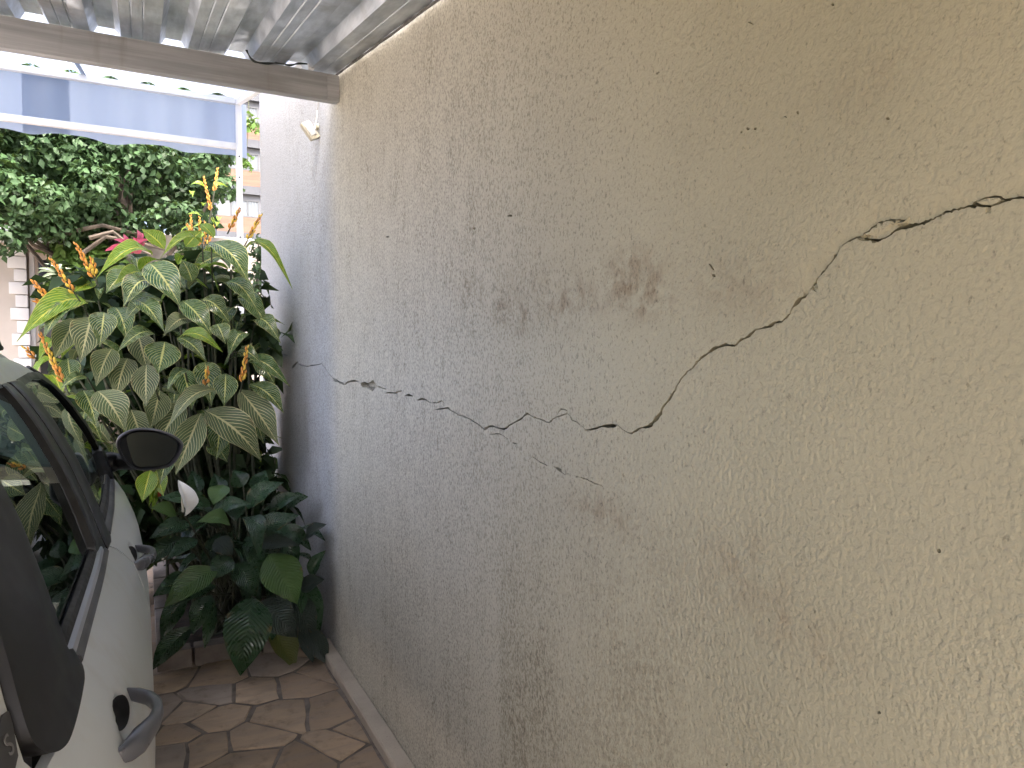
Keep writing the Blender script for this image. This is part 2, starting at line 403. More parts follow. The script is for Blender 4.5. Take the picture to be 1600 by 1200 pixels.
CR.append([(1344,372.5,.8),(1350,373.5,2.2),(1357,374,2.4),(1368,376,2.4),(1374,374.5,2.2),(1381,372,1.9),(1387,368.5,2.2),(1392,364,2.4),(1398,359,2.2),(1403,356.5,2.6),(1412,354.5,3.2),(1422,352.6,3.0),(1431.5,351,3.6),(1440,348,3.0),(1447,345.6,2.6),(1454,343,2.4),(1460,340,2.6),(1466,336.5,2.6),(1471,332.5,2.4),(1484,329,2.6),(1497,326,2.2),(1506,323.5,2.4),(1515,321.5,3.2),(1523.5,319,4.4),(1532,321.5,2.0),(1545,322,1.8),(1554,320,2.2),(1562,315,4.2),(1567,313.2,4.4),(1574,311.5,2.6),(1582.5,309.5,2.2),(1592,308.6,2.0),(1604,308.2,2.0)])
CR.append([(1604,308.2,2.0),(1660,300,2.2),(1740,292,2.0),(1830,268,1.6)])
CR.append([(1523,317.5,1.2),(1528,313,1.8),(1535,310,1.6),(1543,308.4,1.8),(1552,307,1.8),(1560.6,307.3,2.0),(1565,312,2.0)])
low = [(340,392,.7),(370,393,1.1),(400,391,1.0),(430,405,.9),(460,425,.6),(485,445,.7),(510,453,.9),(550,490,.4),(610,535,.9),(640,556,.7),(660,571,1.0),(700,590,.9),(740,600,1.1),(765,606,1.8),(775,618,2.4),(790,632,1.0),(810,646,1.0),(835,640,.7),(880,658,.9),(915,664,.8),(950,675,.9),(980,690,1.0),(1000,703,1.8),(1025,710,1.0),(1050,720,.7),(1110,752,.4)]
for i0, i1 in ((0, 5), (5, 7), (8, 12), (12, 18), (18, 21), (20, 25)):
    CR.append([(680 + a / 4, 580 + b / 4, c) for a, b, c in low[i0:i1]])
# small nicks, nail holes and chips in the plaster
for u, v, L, ang, w in [(1111,417,13,.9,3.0),(1115,431,6,.6,2.4),(797,337,8,-.2,2.2),(1172,36,9,.4,2.0),(1167,201,5,.1,2.4),(1178,201,4,1.2,2.6),(1157,206,4,-.9,1.6),
                        (1026,115,4,.5,2.4),(1029,113,3,.4,1.6),(1386,185,6,.3,3.0),(605,370,5,.1,2.0),(741,357,4,1.3,2.4),(1468,861,7,.8,2.6),(1300,7,5,.5,2.2),
                        (1245,176,5,1.2,1.6),(1226,182,5,.3,1.4),(875,735,5,.9,2.6),(1375,1113,6,.4,2.4),(1203,968,6,1.2,2.0),(1135,1195,4,1.2,2.4)]:
    c, s_ = math.cos(ang) * L / 2, math.sin(ang) * L / 2
    CR.append([(u - c, v - s_, .7), (u - c * .3, v - s_ * .5, w), (u + c * .4, v + s_ * .3, w * .8), (u + c, v + s_, .6)])

def crack_poly(pl):
    # refine with jitter, offset in wall plane
    pts = []
    for (a, b) in zip(pl[:-1], pl[1:]):
        d = math.hypot(b[0]-a[0], b[1]-a[1]); n = max(1, int(d / 3.2))
        for k in range(n):
            f = k / n; j = .8 if 0 < k else .3
            pts.append((a[0]+(b[0]-a[0])*f + random.uniform(-j, j), a[1]+(b[1]-a[1])*f + random.uniform(-j, j), (a[2]+(b[2]-a[2])*f) * random.uniform(.5, 1.5)))
    pts.append(pl[-1])
    L = []; R = []
    n = len(pts)
    for i, (u, v, w) in enumerate(pts):
        du = pts[min(i+1, n-1)][0] - pts[max(i-1, 0)][0]; dv = pts[min(i+1, n-1)][1] - pts[max(i-1, 0)][1]
        l = math.hypot(du, dv) or 1; nx, ny = -dv / l, du / l
        h = w * (.74 if u < 1240 else 1.1)
        L.append(wy(u + nx * h, v + ny * h)); R.append(wy(u - nx * h, v - ny * h))
    return L + R[::-1], [wy(u, v) for u, v, w in pts]

def build_wall():
    polys = []; centers = []; lips = []
    for ci, pl in enumerate(CR):
        po, ce = crack_poly(pl); polys.append(po); centers.append(ce)
    pts = []
    # coarse far grid and finer visible grid
    ys = np.concatenate([np.arange(WY0, .2, .12), np.arange(.2, 3.4, .03), np.arange(3.4, WY1 - .01, .05), [WY1]])
    zs = np.concatenate([np.arange(0, 2.95, .03), np.arange(2.98, WZ1, .15), [WZ1]])
    seg = np.array([c for ce in centers for c in ce])
    for y in ys:
        for z in zs:
            if y > WY0 and y < WY1 and 0 < z < WZ1:
                if np.min(np.abs(seg[:, 0] - y) + np.abs(seg[:, 1] - z)) < .012: continue
                pts.append((y + random.uniform(-.002, .002), z + random.uniform(-.002, .002)))
            else: pts.append((y, z))
    # denser points round the wide crack on the right
    lipline = [c for ce in (centers[16][-34:], centers[18], centers[17]) for c in ce]
    la = np.array(lipline)
    for (y, z) in lipline[::2]:
        for dy, dz in ((.004,.006),(-.004,.006),(.0,.012),(.006,.014),(-.006,.018),(.002,.024),(-.003,.032),(.004,-.008),(-.005,-.014)):
            pts.append((y + dy + random.uniform(-.001,.001), z + dz))
    cons = []
    for po in polys:
        n0 = len(pts); pts += po; n = len(po)
        cons += [(n0 + i, n0 + (i + 1) % n) for i in range(n)]
    V, E, Fc, *_ = delaunay_2d_cdt([Vector(p) for p in pts], cons, [], 0, 1e-7)
    V = np.array([(v.x, v.y) for v in V])
    Fc = [tuple(f) for f in Fc if len(f) >= 3]
    cen = np.array([V[list(f)].mean(axis=0) for f in Fc])
    inside = np.zeros(len(Fc), bool)
    for po in polys:
        p = np.array(po); lo, hi = p.min(0), p.max(0)
        idx = np.where((cen[:,0] >= lo[0]) & (cen[:,0] <= hi[0]) & (cen[:,1] >= lo[1]) & (cen[:,1] <= hi[1]))[0]
        if len(idx) == 0: continue
        c = cen[idx]; ins = np.zeros(len(idx), bool); n = len(p)
        for i in range(n):
            a, b = p[i], p[(i+1) % n]
            cond = (a[1] > c[:,1]) != (b[1] > c[:,1])
            xx = (b[0]-a[0]) * (c[:,1]-a[1]) / ((b[1]-a[1]) or 1e-12) + a[0]
            ins ^= cond & (c[:,0] < xx)
        inside[idx] |= ins
    # surface relief: slow undulation + plaster lip above the wide crack
    dx = np.zeros(len(V))
    for i, (y, z) in enumerate(V):
        dx[i] = .004 * mnoise.noise(Vector((y * 1.3, z * 1.3, 2.0))) + .0016 * mnoise.noise(Vector((y * 6, z * 6, 7.0)))
    for i in np.where((V[:,0] < 1.25) & (V[:,1] > 1.4))[0]:
        y, z = V[i]
        d = np.hypot(la[:,0] - y, la[:,1] - z); k = d.argmin()
        if d[k] < .036 and z >= la[k,1] - .001:
            f = 1 - d[k] / .036; fade = min(1, max(0, (1.0 - y) / .25))
            dx[i] += .0062 * f * f * fade
    X = XW + dx
    bound = {}
    verts = [(X[i], V[i,0], V[i,1]) for i in range(len(V))]; faces = []; mats = []
    back = {}
    def bk(i):
        if i not in back:
            back[i] = len(verts); verts.append((X[i] + .035, V[i,0], V[i,1]))
        return back[i]
    edges = {}
    for k, f in enumerate(Fc):
        if not inside[k]: faces.append(f)
        else:
            faces.append(tuple(bk(i) for i in f))
            for a, b in zip(f, f[1:] + f[:1]): edges[(a, b)] = edges.get((a, b), 0) + 1
    for (a, b) in edges:
        if (b, a) not in edges: faces.append((a, b, bk(b), bk(a)))
    # body of the wall behind the plaster
    T = .2; n0 = len(verts)
    me_b = [(XW + T, WY0, 0), (XW + T, WY1, 0), (XW + T, WY1, WZ1), (XW + T, WY0, WZ1)]
    verts += me_b; faces.append((n0, n0+1, n0+2, n0+3))
    onb = lambda i, ax, val: abs(V[i, ax] - val) < 1e-6
    def strip(ax, val, other, c0, c1):
        ids = sorted([i for i in range(len(V)) if onb(i, ax, val)], key=lambda i: V[i, other])
        faces.append(tuple(ids) + (c1, c0))
    strip(0, WY1, 1, n0 + 1, n0 + 2); strip(0, WY0, 1, n0, n0 + 3); strip(1, WZ1, 0, n0 + 3, n0 + 2)
    me = bpy.data.meshes.new('cracked_wall'); me.from_pydata(verts, [], faces); me.update()
    bm = bmesh.new(); bm.from_mesh(me); bmesh.ops.recalc_face_normals(bm, faces=bm.faces); bm.to_mesh(me); bm.free()
    me.polygons.foreach_set('use_smooth', [True] * len(me.polygons)); me.set_sharp_from_angle(angle=math.radians(40))
    # stain attributes
    blot = []
    for u, v, ru, rv, s_ in [(727,452,7,18,.9),(753,459,6,12,.7),(783,482,9,18,.9),(815,495,18,20,.8),(850,485,14,10,.6),(885,480,26,26,.9),(905,460,22,20,.8),(925,470,18,25,.5),
                             (985,440,44,32,1.0),(1005,462,38,28,1.0),(960,430,30,40,.4),(990,400,20,18,.5),(1140,445,45,35,.45),(1180,455,45,30,.4),(830,450,80,40,.3),
                             (1215,960,35,40,.5),(1170,900,60,60,.35),(1280,1010,60,30,.4),(1130,880,70,50,.3),(940,800,50,25,.5),(1380,110,110,30,.22),(1330,150,80,20,.22),(1450,75,90,30,.15)]:
        y, z = wy(u, v); y2, _ = wy(u + ru, v); _, z2 = wy(u, v + rv)
        blot.append((y, z, abs(y2 - y), abs(z2 - z), s_))
    st = np.zeros(len(verts)); gr = np.zeros(len(verts))
    va = np.array(verts)
    for y, z, ry, rz, s_ in blot:
        d = ((va[:,1]-y)/ry)**2 + ((va[:,2]-z)/rz)**2
        st = np.maximum(st, s_ * np.exp(-d * .8))
    a1 = me.attributes.new('stain', 'FLOAT', 'POINT'); a1.data.foreach_set('value', st.astype(np.float32))
    return me

def wall_mat():
    t = NT('stucco_wall'); p = t.pos()
    sp = t.node('SeparateXYZ'); t.l.new(p, sp.inputs[0]); y, z = sp.outputs[1], sp.outputs[2]
    big = t.noise(p, 1.1, 4); med = t.noise(p, 7, 5, .6)
    c = t.mix(t.ramp(big, .3, .7), (.318, .296, .195), (.38, .355, .236))
    # lightens towards the garden end: paler paint plus daylight put into the colour
    edge = t.math('ADD', y, t.math('MULTIPLY', med, .06))
    mid = t.math('MULTIPLY', t.ramp(edge, .6, 2.4), .9)
    c = t.mix(mid, c, (.645, .625, .54))
    far = t.ramp(edge, 3.35, 3.75)  # blue-white strip past the beam: awning and sky light as wall colour
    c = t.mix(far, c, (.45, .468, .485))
    # grime streaks: dark specks that sit in the stucco grain, running down
    streak = t.noise(t.pos((1, 7, .5)), 1.0, 4, .6)
    streak2 = t.noise(t.pos((1, 17, 1.3)), 1.0, 3, .6)
    speck = t.noise(t.pos((1, 1.2, .8)), 105, 2, .7)
    sgrain = t.ramp(speck, .47, .60)
    lowz = t.ramp(t.math('ADD', z, t.math('MULTIPLY', big, .5)), 1.70, .95)
    zone = t.math('MULTIPLY', t.ramp(t.math('ADD', y, t.math('MULTIPLY', big, .5)), .75, 1.55), t.ramp(edge, 1.73, 1.69))
    zoneL = t.math('MULTIPLY', t.ramp(y, 1.7, 2.1), t.ramp(y, 3.6, 3.0))
    g1 = t.math('MULTIPLY', t.math('MULTIPLY', t.math('MULTIPLY', zone, lowz), t.ramp(med, .30, .66, .5, 1.0)), t.ramp(streak, .25, .62, .35, 1.0))
    g2 = t.math('MULTIPLY', t.math('MULTIPLY', zoneL, lowz), t.ramp(streak2, .42, .75, 0, .35))
    hi = t.math('MULTIPLY', t.math('MULTIPLY', t.ramp(y, 1.2, 2.0), t.ramp(y, 5.6, 3.9)), t.math('MULTIPLY', t.ramp(med, .35, .65, .3, .7), t.ramp(streak2, .35, .75, .35, .8)))
    gt = t.math('MULTIPLY', t.math('MAXIMUM', g1, g2), .72)
    pit = t.ramp(t.noise(t.pos((1, 1.3, .75)), 48, 3, .75), .50, .60)
    c = t.mix(t.math('MULTIPLY', gt, .30), c, (.27, .235, .15))
    c = t.mix(t.math('MULTIPLY', t.math('MULTIPLY', t.math('MAXIMUM', gt, hi), pit), .7), c, (.20, .175, .12))
    c = t.mix(t.math('MULTIPLY', t.math('MULTIPLY', t.math('MAXIMUM', gt, hi), sgrain), .9), c, (.17, .145, .095))
    st = t.attr('stain')
    stn = t.math('MULTIPLY', st, t.ramp(t.noise(p, 26, 3, .65), .34, .66))
    c = t.mix(t.math('MULTIPLY', stn, .8), c, (.24, .18, .11))
    c = t.mix(t.math('MULTIPLY', t.math('MULTIPLY', stn, sgrain), .6), c, (.15, .115, .075))
    # faint overall speckle of dirt in the pits
    ov = t.math('MULTIPLY', t.ramp(t.noise(p, 150, 2, .6), .56, .72), t.ramp(med, .35, .65, .12, .42))
    c = t.mix(ov, c, (.24, .21, .16))
    gsel = t.math('ADD', t.noise(t.pos((1, 1.15, .85)), 135, 2, .6), t.ramp(y, .5, 1.9, .13, 0.0))
    grain = t.ramp(gsel, .36, .52, .64, 1.0)  # pits darkened in the colour, as shading of relief too fine to resolve
    gn = t.node('Mix'); gn.data_type = 'RGBA'; gn.blend_type = 'MULTIPLY'; gn.inputs[0].default_value = 1.0
    t.l.new(c, gn.inputs[6]); t.l.new(grain, gn.inputs[7]); c = gn.outputs[2]
    # relief: rolled textured coating
    v1 = t.noise(t.pos((1, 1, .85)), 120, 2, .5, .15)
    v2 = t.noise(p, 210, 1, .5)
    smooth = t.ramp(t.noise(p, 3.0, 2), .35, .65, .55, 1.0)
    h1 = t.math('MULTIPLY', t.ramp(v1, .30, .68), smooth)
    hh_ = t.math('ADD', h1, t.math('MULTIPLY', v2, .35))
    b = t.bump(hh_, .55, .0027)
    return t.set(c, .82, 0, b, Specular_IOR_Level=.25)
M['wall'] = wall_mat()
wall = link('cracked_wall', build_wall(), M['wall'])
tag(wall, 'tall beige textured stucco wall with a long jagged crack and dirty streaks', 'wall')
# the loose flake of plaster wedged in the crack
fl = [(1526,315.5),(1534,311.3),(1543,309.8),(1552,308.6),(1560,308.8),(1562.5,312),(1556,317),(1550,319),(1540,320),(1532,319)]
mb = MB(); q = [PX(u, v, XW) for u, v in fl]; n = len(q)
cq = sum(q, Vector()) / n
front = [Vector((XW - .0005 + .003 * abs(math.sin(i * 1.7)), p.y, p.z)) for i, p in enumerate(q)]
backq = [Vector((XW + .010, p.y, p.z)) for p in q]
vs = front + backq + [Vector((XW + .001, cq.y, cq.z))]
mb.add(vs, [(i, (i+1) % n, 2*n) for i in range(n)] + [(i, n+i, n+(i+1) % n, (i+1) % n) for i in range(n)])
fo = mb.build('plaster_flake', M['wall'], wall); 

# ------------------------------------------------------------------ GROUND and PAVING
mb = MB(); mb.grid(lambda a, b: (-200 + 400 * a, -60 + 460 * b, -.03), 8, 8)
ground = mb.build('ground', simple('ground_soil', (.22, .20, .17), .9, 0, .2, .5, .4, 10)); tag(ground, kind='structure')
mb = MB(); mb.box((-4.2, -2.6, -.028), (XW, 8.8, -.004))
pav = mb.build('driveway', M['grout']); tag(pav, kind='structure')
def clip(poly, px, py, nx, ny):
    out = []
    for i in range(len(poly)):
        a, b = poly[i], poly[(i+1) % len(poly)]
        da = (a[0]-px)*nx + (a[1]-py)*ny; db = (b[0]-px)*nx + (b[1]-py)*ny
        if da <= 0: out.append(a)
        if (da < 0 < db) or (db < 0 < da):
            t = da / (da - db); out.append((a[0]+(b[0]-a[0])*t, a[1]+(b[1]-a[1])*t))
    return out
seeds = []
traced = [(265,1175),(258,1060),(345,1055),(330,1085),(335,1125),(275,1150),(320,1165),(250,1110),(400,1075),(395,1150),(440,1120),(470,1065),(520,1110),(530,1165),(570,1140),(585,1185),(480,1190),(380,1195),(430,1040),(500,1050)]
for u, v in traced:
    p = PZ(u, v, 0); seeds.append((p.x, p.y))
tries = 0
while len(seeds) < 240 and tries < 20000:
    tries += 1
    x, y = random.uniform(-2.0, XW), random.uniform(-.6, 8.6)
    if y > 4.6 and False: continue
    md = min((x-a)**2 + ((y-b))**2 for a, b in seeds)
    rr = random.choice((.11, .16, .24, .30))
    if md > rr ** 2: seeds.append((x, y))
for i, (x, y) in enumerate(seeds):
    poly = [(x-.5, y-.5), (x+.5, y-.5), (x+.5, y+.5), (x-.5, y+.5)]
    poly = clip(poly, XW - .075, 0, 1, 0); poly = clip(poly, -2.1, 0, -1, 0)
    for j, (a, b) in enumerate(seeds):
        if j == i or (a-x)**2 + (b-y)**2 > 1.0: continue
        dx, dy = a - x, b - y; l = math.hypot(dx, dy)
        g = .0035 + .005 * ((i * 7 + j * 7) % 5) / 5
        poly = clip(poly, (x+a)/2 - dx/l*g, (y+b)/2 - dy/l*g, dx/l, dy/l)
        if len(poly) < 3: break
    if len(poly) < 3: continue
    # irregular edges: subdivide and jitter, chip corners
    pp = []
    for k in range(len(poly)):
        a, b = poly[k], poly[(k+1) % len(poly)]
        L = math.hypot(b[0]-a[0], b[1]-a[1])
        if L < .006: continue
        m = max(1, int(L / .07))
        for s_ in range(m):
            f = (s_ + (.06 if s_ == 0 else 0)) / m
            j = .0045
            pp.append((a[0]+(b[0]-a[0])*f + random.uniform(-j, j), a[1]+(b[1]-a[1])*f + random.uniform(-j, j)))
    if len(pp) < 3: continue
    cx = sum(p[0] for p in pp) / len(pp); cy = sum(p[1] for p in pp) / len(pp); n = len(pp)
    tz = random.uniform(-.0015, .0015)
    vs = [(p[0]-cx, p[1]-cy, -.012) for p in pp] + [(p[0]-cx, p[1]-cy, tz - .002) for p in pp] + [((p[0]-cx)*.965, (p[1]-cy)*.965, tz + .001) for p in pp]
    fs = [(k, (k+1) % n, n+(k+1) % n, n+k) for k in range(n)] + [(n+k, n+(k+1) % n, 2*n+(k+1) % n, 2*n+k) for k in range(n)] + [tuple(range(2*n, 3*n))]
    m_ = MB().add(vs, fs).mesh('paving_stone', True)
    o = link('paving_stone', m_, M['stone'], pav); o.location = (cx, cy, 0)

# kerb strip along the wall foot
mb = MB()
def kerb(a, b):
    y = -2.5 + 6.15 * a
    prof = [(XW-.062, -.02), (XW-.062, .030), (XW-.056, .037), (XW-.003, .041), (XW-.002, -.02)]
    x, z = prof[int(round(b * 4))]
    return (x + .003 * mnoise.noise(Vector((y * 7, b, 0))), y, z + .002 * mnoise.noise(Vector((y * 9, b, 5))))
mb.grid(kerb, 90, 4)
kb = mb.build('kerb_strip', M['granite'], None, True); tag(kb, 'narrow speckled granite strip along the foot of the stucco wall', 'kerb')

# planter: edging stones, soil
pl = empty('planter', (.4, 3.75, 0), 'low stone edged planter bed at the garden end of the stucco wall', 'planter')
ex = [.03, .19, .50, .76]
for a, b in zip(ex[:-1], ex[1:]):
    MB().box((a + .006, 3.70, -.01), (b - .006, 3.79, .085), .008).build('edging_stone', M['edging'], pl, True)
for k in range(3):
    MB().box((.035, 3.80 + k * .62, -.01), (.115, 4.40 + k * .62, .08), .008).build('edging_stone', M['edging'], pl, True)
mb = MB(); mb.grid(lambda a, b: (.10 + .68 * a, 3.78 + 2.0 * b, .055 + .025 * mnoise.noise(Vector((a * 6, b * 14, 0)))), 16, 30)
mb.build('soil', M['soil'], pl, True)
#SPLIT1
# ------------------------------------------------------------------ CARPORT ROOF
RS = (2.771 - 2.561) / (3.354 - 2.132)      # roof rises towards the garden
def roof_z(y): return 2.762 + RS * (y - 3.35)
ROOF_Y0, ROOF_Y1 = -1.6, 3.47
rf = empty('carport_roof', (-.8, 2, 2.6), 'ribbed galvanised metal carport roof seen from below, above the stucco wall', 'roof')
PITCH = .25
prof = [(0, 0), (.118, 0), (.142, .043), (.205, .043), (.229, 0)]     # pan, flank, crown, flank
x_right = XW - .012
nsheet = 2
for k in range(nsheet):
    xr = x_right - k * PITCH * 4
    line = []
    for r_ in range(4):
        for dx, dz in prof: line.append((xr - (r_ * PITCH + dx + (.0 if dx else 0)), dz))
        # two little stiffening beads in each pan
        b0 = xr - (r_ * PITCH)
        line[-5:-4] = [(b0, 0), (b0 - .058, 0), (b0 - .061, .003), (b0 - .064, 0)] if (k == 0 and r_ == 0) else [(b0, 0), (b0 - .036, 0), (b0 - .040, .004), (b0 - .044, 0), (b0 - .076, 0), (b0 - .080, .004), (b0 - .084, 0)]
    line.append((xr - 4 * PITCH - .03, -.0015))
    lift = .003 * (k % 2)
    mb = MB()
    ny = 12
    vs = []
    for j in range(ny + 1):
        y = ROOF_Y0 + (ROOF_Y1 - ROOF_Y0) * j / ny
        for (x, dz) in line:
            vs.append((x, y, roof_z(y) + dz + lift + .0025 * mnoise.noise(Vector((x * 5, y * 2, 3)))))
    n = len(line)
    fs = [(j*n+i, j*n+i+1, (j+1)*n+i+1, (j+1)*n+i) for j in range(ny) for i in range(n - 1)]
    mb.add(vs, fs)
    o = mb.build('metal_sheet', M['galv'], rf, True)
    so = o.modifiers.new('thickness', 'SOLIDIFY'); so.thickness = .0012
# sealing bead between sheet and wall
mb = MB(); pts = []
for j in range(60):
    y = ROOF_Y0 + (ROOF_Y1 - .1 - ROOF_Y0) * j / 59
    pts.append((XW - .008, y, roof_z(y) - .004 + .004 * mnoise.noise(Vector((0, y * 8, 1)))))
mb.tube(pts, [.005 + .003 * mnoise.noise(Vector((3, j * .9, 1))) for j in range(60)], 6)
mb.build('sealant_bead', simple('sealant', (.10, .098, .092), .8, 0, .5, 30), rf, True)

# front beam that carries the sheets
mb = MB(); mb.box((-1.95, 3.36, 2.637), (XW - .001, 3.41, 2.757), .004)
beam = mb.build('carport_beam', M['beam'], None, True)
tag(beam, 'weathered grey horizontal beam under the front edge of the ribbed metal roof', 'beam')
mb = MB(); mb.box((XW - .055, 3.352, 2.632), (XW - .0015, 3.3585, 2.752)); mb.build('end_plate', M['beam'], beam)
mb = MB(); mb.box((-1.95, 3.33, 2.628), (-1.83, 3.44, 2.636)); mb.build('end_bracket', M['beam'], beam)
# black cable looped on the beam, with a little connector block
ct = empty('electric_cable', (.1, 3.36, 2.76), 'thin black twisted cable lying on top of the grey beam', 'cable')
for off in (0, 1):
    path = [(384+off*2,78),(390,88+off),(396,94+off*2),(404,98),(420,98+off*2),(436,99.5+off*-2),(452,101+off*2),(466,100+off*-1.5),(480,100)]
    pts = [PY(u, v, 3.352 - .004 * off) for u, v in path]
    pts = [Vector(p) for p in pts]
    dense = []
    for i in range(len(pts) - 1):
        for k in range(4):
            t = k / 4; p0 = pts[max(i-1, 0)]; p1 = pts[i]; p2 = pts[i+1]; p3 = pts[min(i+2, len(pts)-1)]
            dense.append(.5*((2*p1)+(p2-p0)*t+(2*p0-5*p1+4*p2-p3)*t*t+(3*p1-p0-3*p2+p3)*t*t*t))
    dense.append(pts[-1])
    MB().tube(dense, .0028, 6).build('wire', M['cable_dark'], ct, True)
a = PY(481, 97, 3.352); b = PY(490, 110, 3.352)
MB().box((a.x, 3.335, b.z), (b.x, 3.358, a.z), .002).build('connector_block', M['white_metal'], ct, True)
MB().box((a.x + .003, 3.333, a.z - .006), (b.x - .003, 3.354, a.z + .006), .002).build('connector_cap', M['cable_dark'], ct, True)

# ------------------------------------------------------------------ MOTION SENSOR on the wall
sc_ = PX(497, 200, XW)                       # bracket point on the wall
sens = empty('motion_sensor', (XW, sc_.y, sc_.z), 'small cream motion sensor tilted on the stucco wall below the beam', 'sensor')
SY = sc_.y - .02
mb = MB(); cs = [PY(u, v, SY) for u, v in ((470,192),(481,188),(499,214),(488,223))]
cc = sum(cs, Vector()) / 4
ax_w = (cs[1] - cs[0]).normalized(); ax_h = (cs[1] - cs[2]).normalized()
ax_w = Vector((.80, -.45, .32)).normalized() if False else ax_w
dep = ax_w.cross(ax_h).normalized()
if dep.y > 0: dep = -dep
hw = (cs[1]-cs[0]).length / 2 * 1.25; hh = (cs[1]-cs[2]).length / 2
# housing: hull of rounded section, deeper in the middle
def sens_box(hw, hh, d0, d1, bev):
    m = MB().box((-hw, -hh, -d1), (hw, hh, -d0), bev)
    m.v = [tuple(cc + ax_w * x + ax_h * y + dep * (z)) for x, y, z in m.v]; return m
sens_box(hw, hh, -.018, .026, .006).build('housing', M['cream_plastic'], sens, True)
sens_box(hw * .74, hh * .62, -.0215, -.016, .003).build('lens', M['lens_grey'], sens, True)
MB().tube([cc + dep * -.02, (cc + Vector((XW, SY, cc.z))) / 2 + Vector((0, .01, .01)), (XW - .002, sc_.y, sc_.z + .005)], .007, 8).build('bracket_arm', M['cream_plastic'], sens, True)
MB().tube([(XW - .012, sc_.y, sc_.z + .005), (XW + .001, sc_.y, sc_.z + .005)], .017, 16).build('bracket_base', M['cream_plastic'], sens, True)
wp = [PX(498, 155, XW - .006), PX(496, 172, XW - .006), PX(494, 188, XW - .02), PX(492, 196, XW - .045), PX(493, 203, XW - .055)]
MB().tube([Vector((XW - .006, wp[0].y, wp[0].z + .13))] + wp, .0028, 6).build('wire', M['cable_grey'], sens, True)

# ------------------------------------------------------------------ TRANSLUCENT AWNING
aw = empty('awning', (-1.5, 6.0, 0), 'white framed translucent corrugated awning with hanging curtain panel before the tree', 'awning')
AY = 6.0; ATZ = 3.45; AX1 = .683; AX0 = -2.4
aw_slope = (3.4536 - 3.2447) / (6.0 - 5.112)
def aw_z(y): return ATZ + aw_slope * (y - AY)
# corrugated roof sheets
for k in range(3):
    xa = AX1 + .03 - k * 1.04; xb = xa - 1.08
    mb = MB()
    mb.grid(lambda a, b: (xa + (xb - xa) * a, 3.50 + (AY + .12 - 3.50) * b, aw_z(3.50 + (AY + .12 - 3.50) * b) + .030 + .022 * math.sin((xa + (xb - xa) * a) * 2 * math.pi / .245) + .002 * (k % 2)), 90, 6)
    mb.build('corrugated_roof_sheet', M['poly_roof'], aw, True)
# hanging curtain sheets, the first two overlapping broadly
for k, (xa, xb) in enumerate(((AX1 + .065, -.72), (-.44, -1.45), (-1.38, -2.42))):
    def cur(a, b):
        x = xa + (xb - xa) * a
        z0 = 3.035 + .012 * math.sin(x * 2 * math.pi / .49 + .6) + .006 * math.sin(x * 9.1)
        z = z0 + (ATZ - .005 - z0) * b
        return (x, AY + .047 + .014 * math.sin(x * 2 * math.pi / .245) + .004 * (k % 2), z)
    MB().grid(cur, 90, 6).build('curtain_sheet', M['poly'], aw, True)
MB().box((AX0, AY - .025, ATZ - .03), (AX1 - .021, AY + .025, ATZ + .012), .003).build('top_rail', M['white_metal'], aw, True)
MB().box((AX0, AY - .02, 3.075), (AX1 - .021, AY + .02, 3.122), .003).build('lower_rail', M['white_metal'], aw, True)
MB().box((AX1 - .020, AY - .024, -.004), (AX1 + .022, AY + .02, ATZ + .014), .003).build('post', M['white_metal'], aw, True)
MB().box((AX0 - .04, AY - .024, -.004), (AX0 - .001, AY + .02, ATZ + .014), .003).build('post', M['white_metal'], aw, True)
for xx in (AX1 - .018, AX0 + .02):
    m = MB().box((xx, 3.47, -.022), (xx + .036, AY - .027, .022))
    m.v = [(x, y, z + aw_z(y) - .01) for x, y, z in m.v]; m.build('side_rail', M['white_metal'], aw)
for z in (3.02, 2.86, 2.62, 2.40):
    MB().tube([(AX1 + .001, AY - .028, z), (AX1 + .001, AY - .0235, z)], .006, 8).build('bolt', M['apt_frame'], aw)

# ------------------------------------------------------------------ HOUSE on the left
HY = 10.0
def hx(u, v=450): return PY(u, v, HY).x
def hz(v, u=40): return PY(u, v, HY).z
hs = empty('neighbour_house', (-2.5, HY, 0), 'cream house with white corner blocks and dark glazed door, left background', 'house')
MB().box((-6.5, HY, -.03), (hx(40), HY + 4, hz(380, 20) + .05)).build('wall', M['house_wall'], hs)
MB().box((hx(40) + .002, HY + .12, -.03), (1.4, HY + 4.0, hz(380, 20) + .03)).build('recessed_wall', M['frame_tan'], hs)
vq = [391, 401.5, 421.5, 441.5, 461.5, 481.5, 501.5, 521.5, 540.5, 560, 580, 600, 620, 640, 660, 680]
for i in range(len(vq) - 1):
    wide = i % 2 == 1
    x0 = hx(12 if wide else 21) + (i * .005); x1 = hx(38 if wide else 37.5) + i * .004
    MB().box((x0, HY - .035, hz(vq[i+1]) + .009), (x1 + .02, HY + .03, hz(vq[i]) - .002), .006).build('quoin', M['white_paint'], hs, True)
dr = empty('glazed_door', (hx(70), HY + .1, 0)); dr.parent = hs; dr.matrix_parent_inverse = parent_inv(hs)
xa, xb = hx(45), hx(96)
MB().box((xa, HY + .06, 0), (xa + .05, HY + .118, hz(393, 50)), .004).build('frame', M['white_paint'], dr, True)
MB().box((xa + .052, HY + .07, hz(404, 60)), (xb + .4, HY + .118, hz(391, 60)), .004).build('frame', M['frame_tan'], dr, True)
MB().box((xa + .052, HY + .08, 0), (xa + .085, HY + .118, hz(404.5, 60)), .003).build('frame', M['frame_tan'], dr, True)
MB().box((xa + .09, HY + .10, .02), (xb + .4, HY + .115, hz(404.5, 60))).build('pane', M['dark_glass'], dr)
MB().box((xa + .36, HY + .085, .0), (xa + .40, HY + .117, hz(405, 60)), .003).build('frame', M['frame_tan'], dr, True)
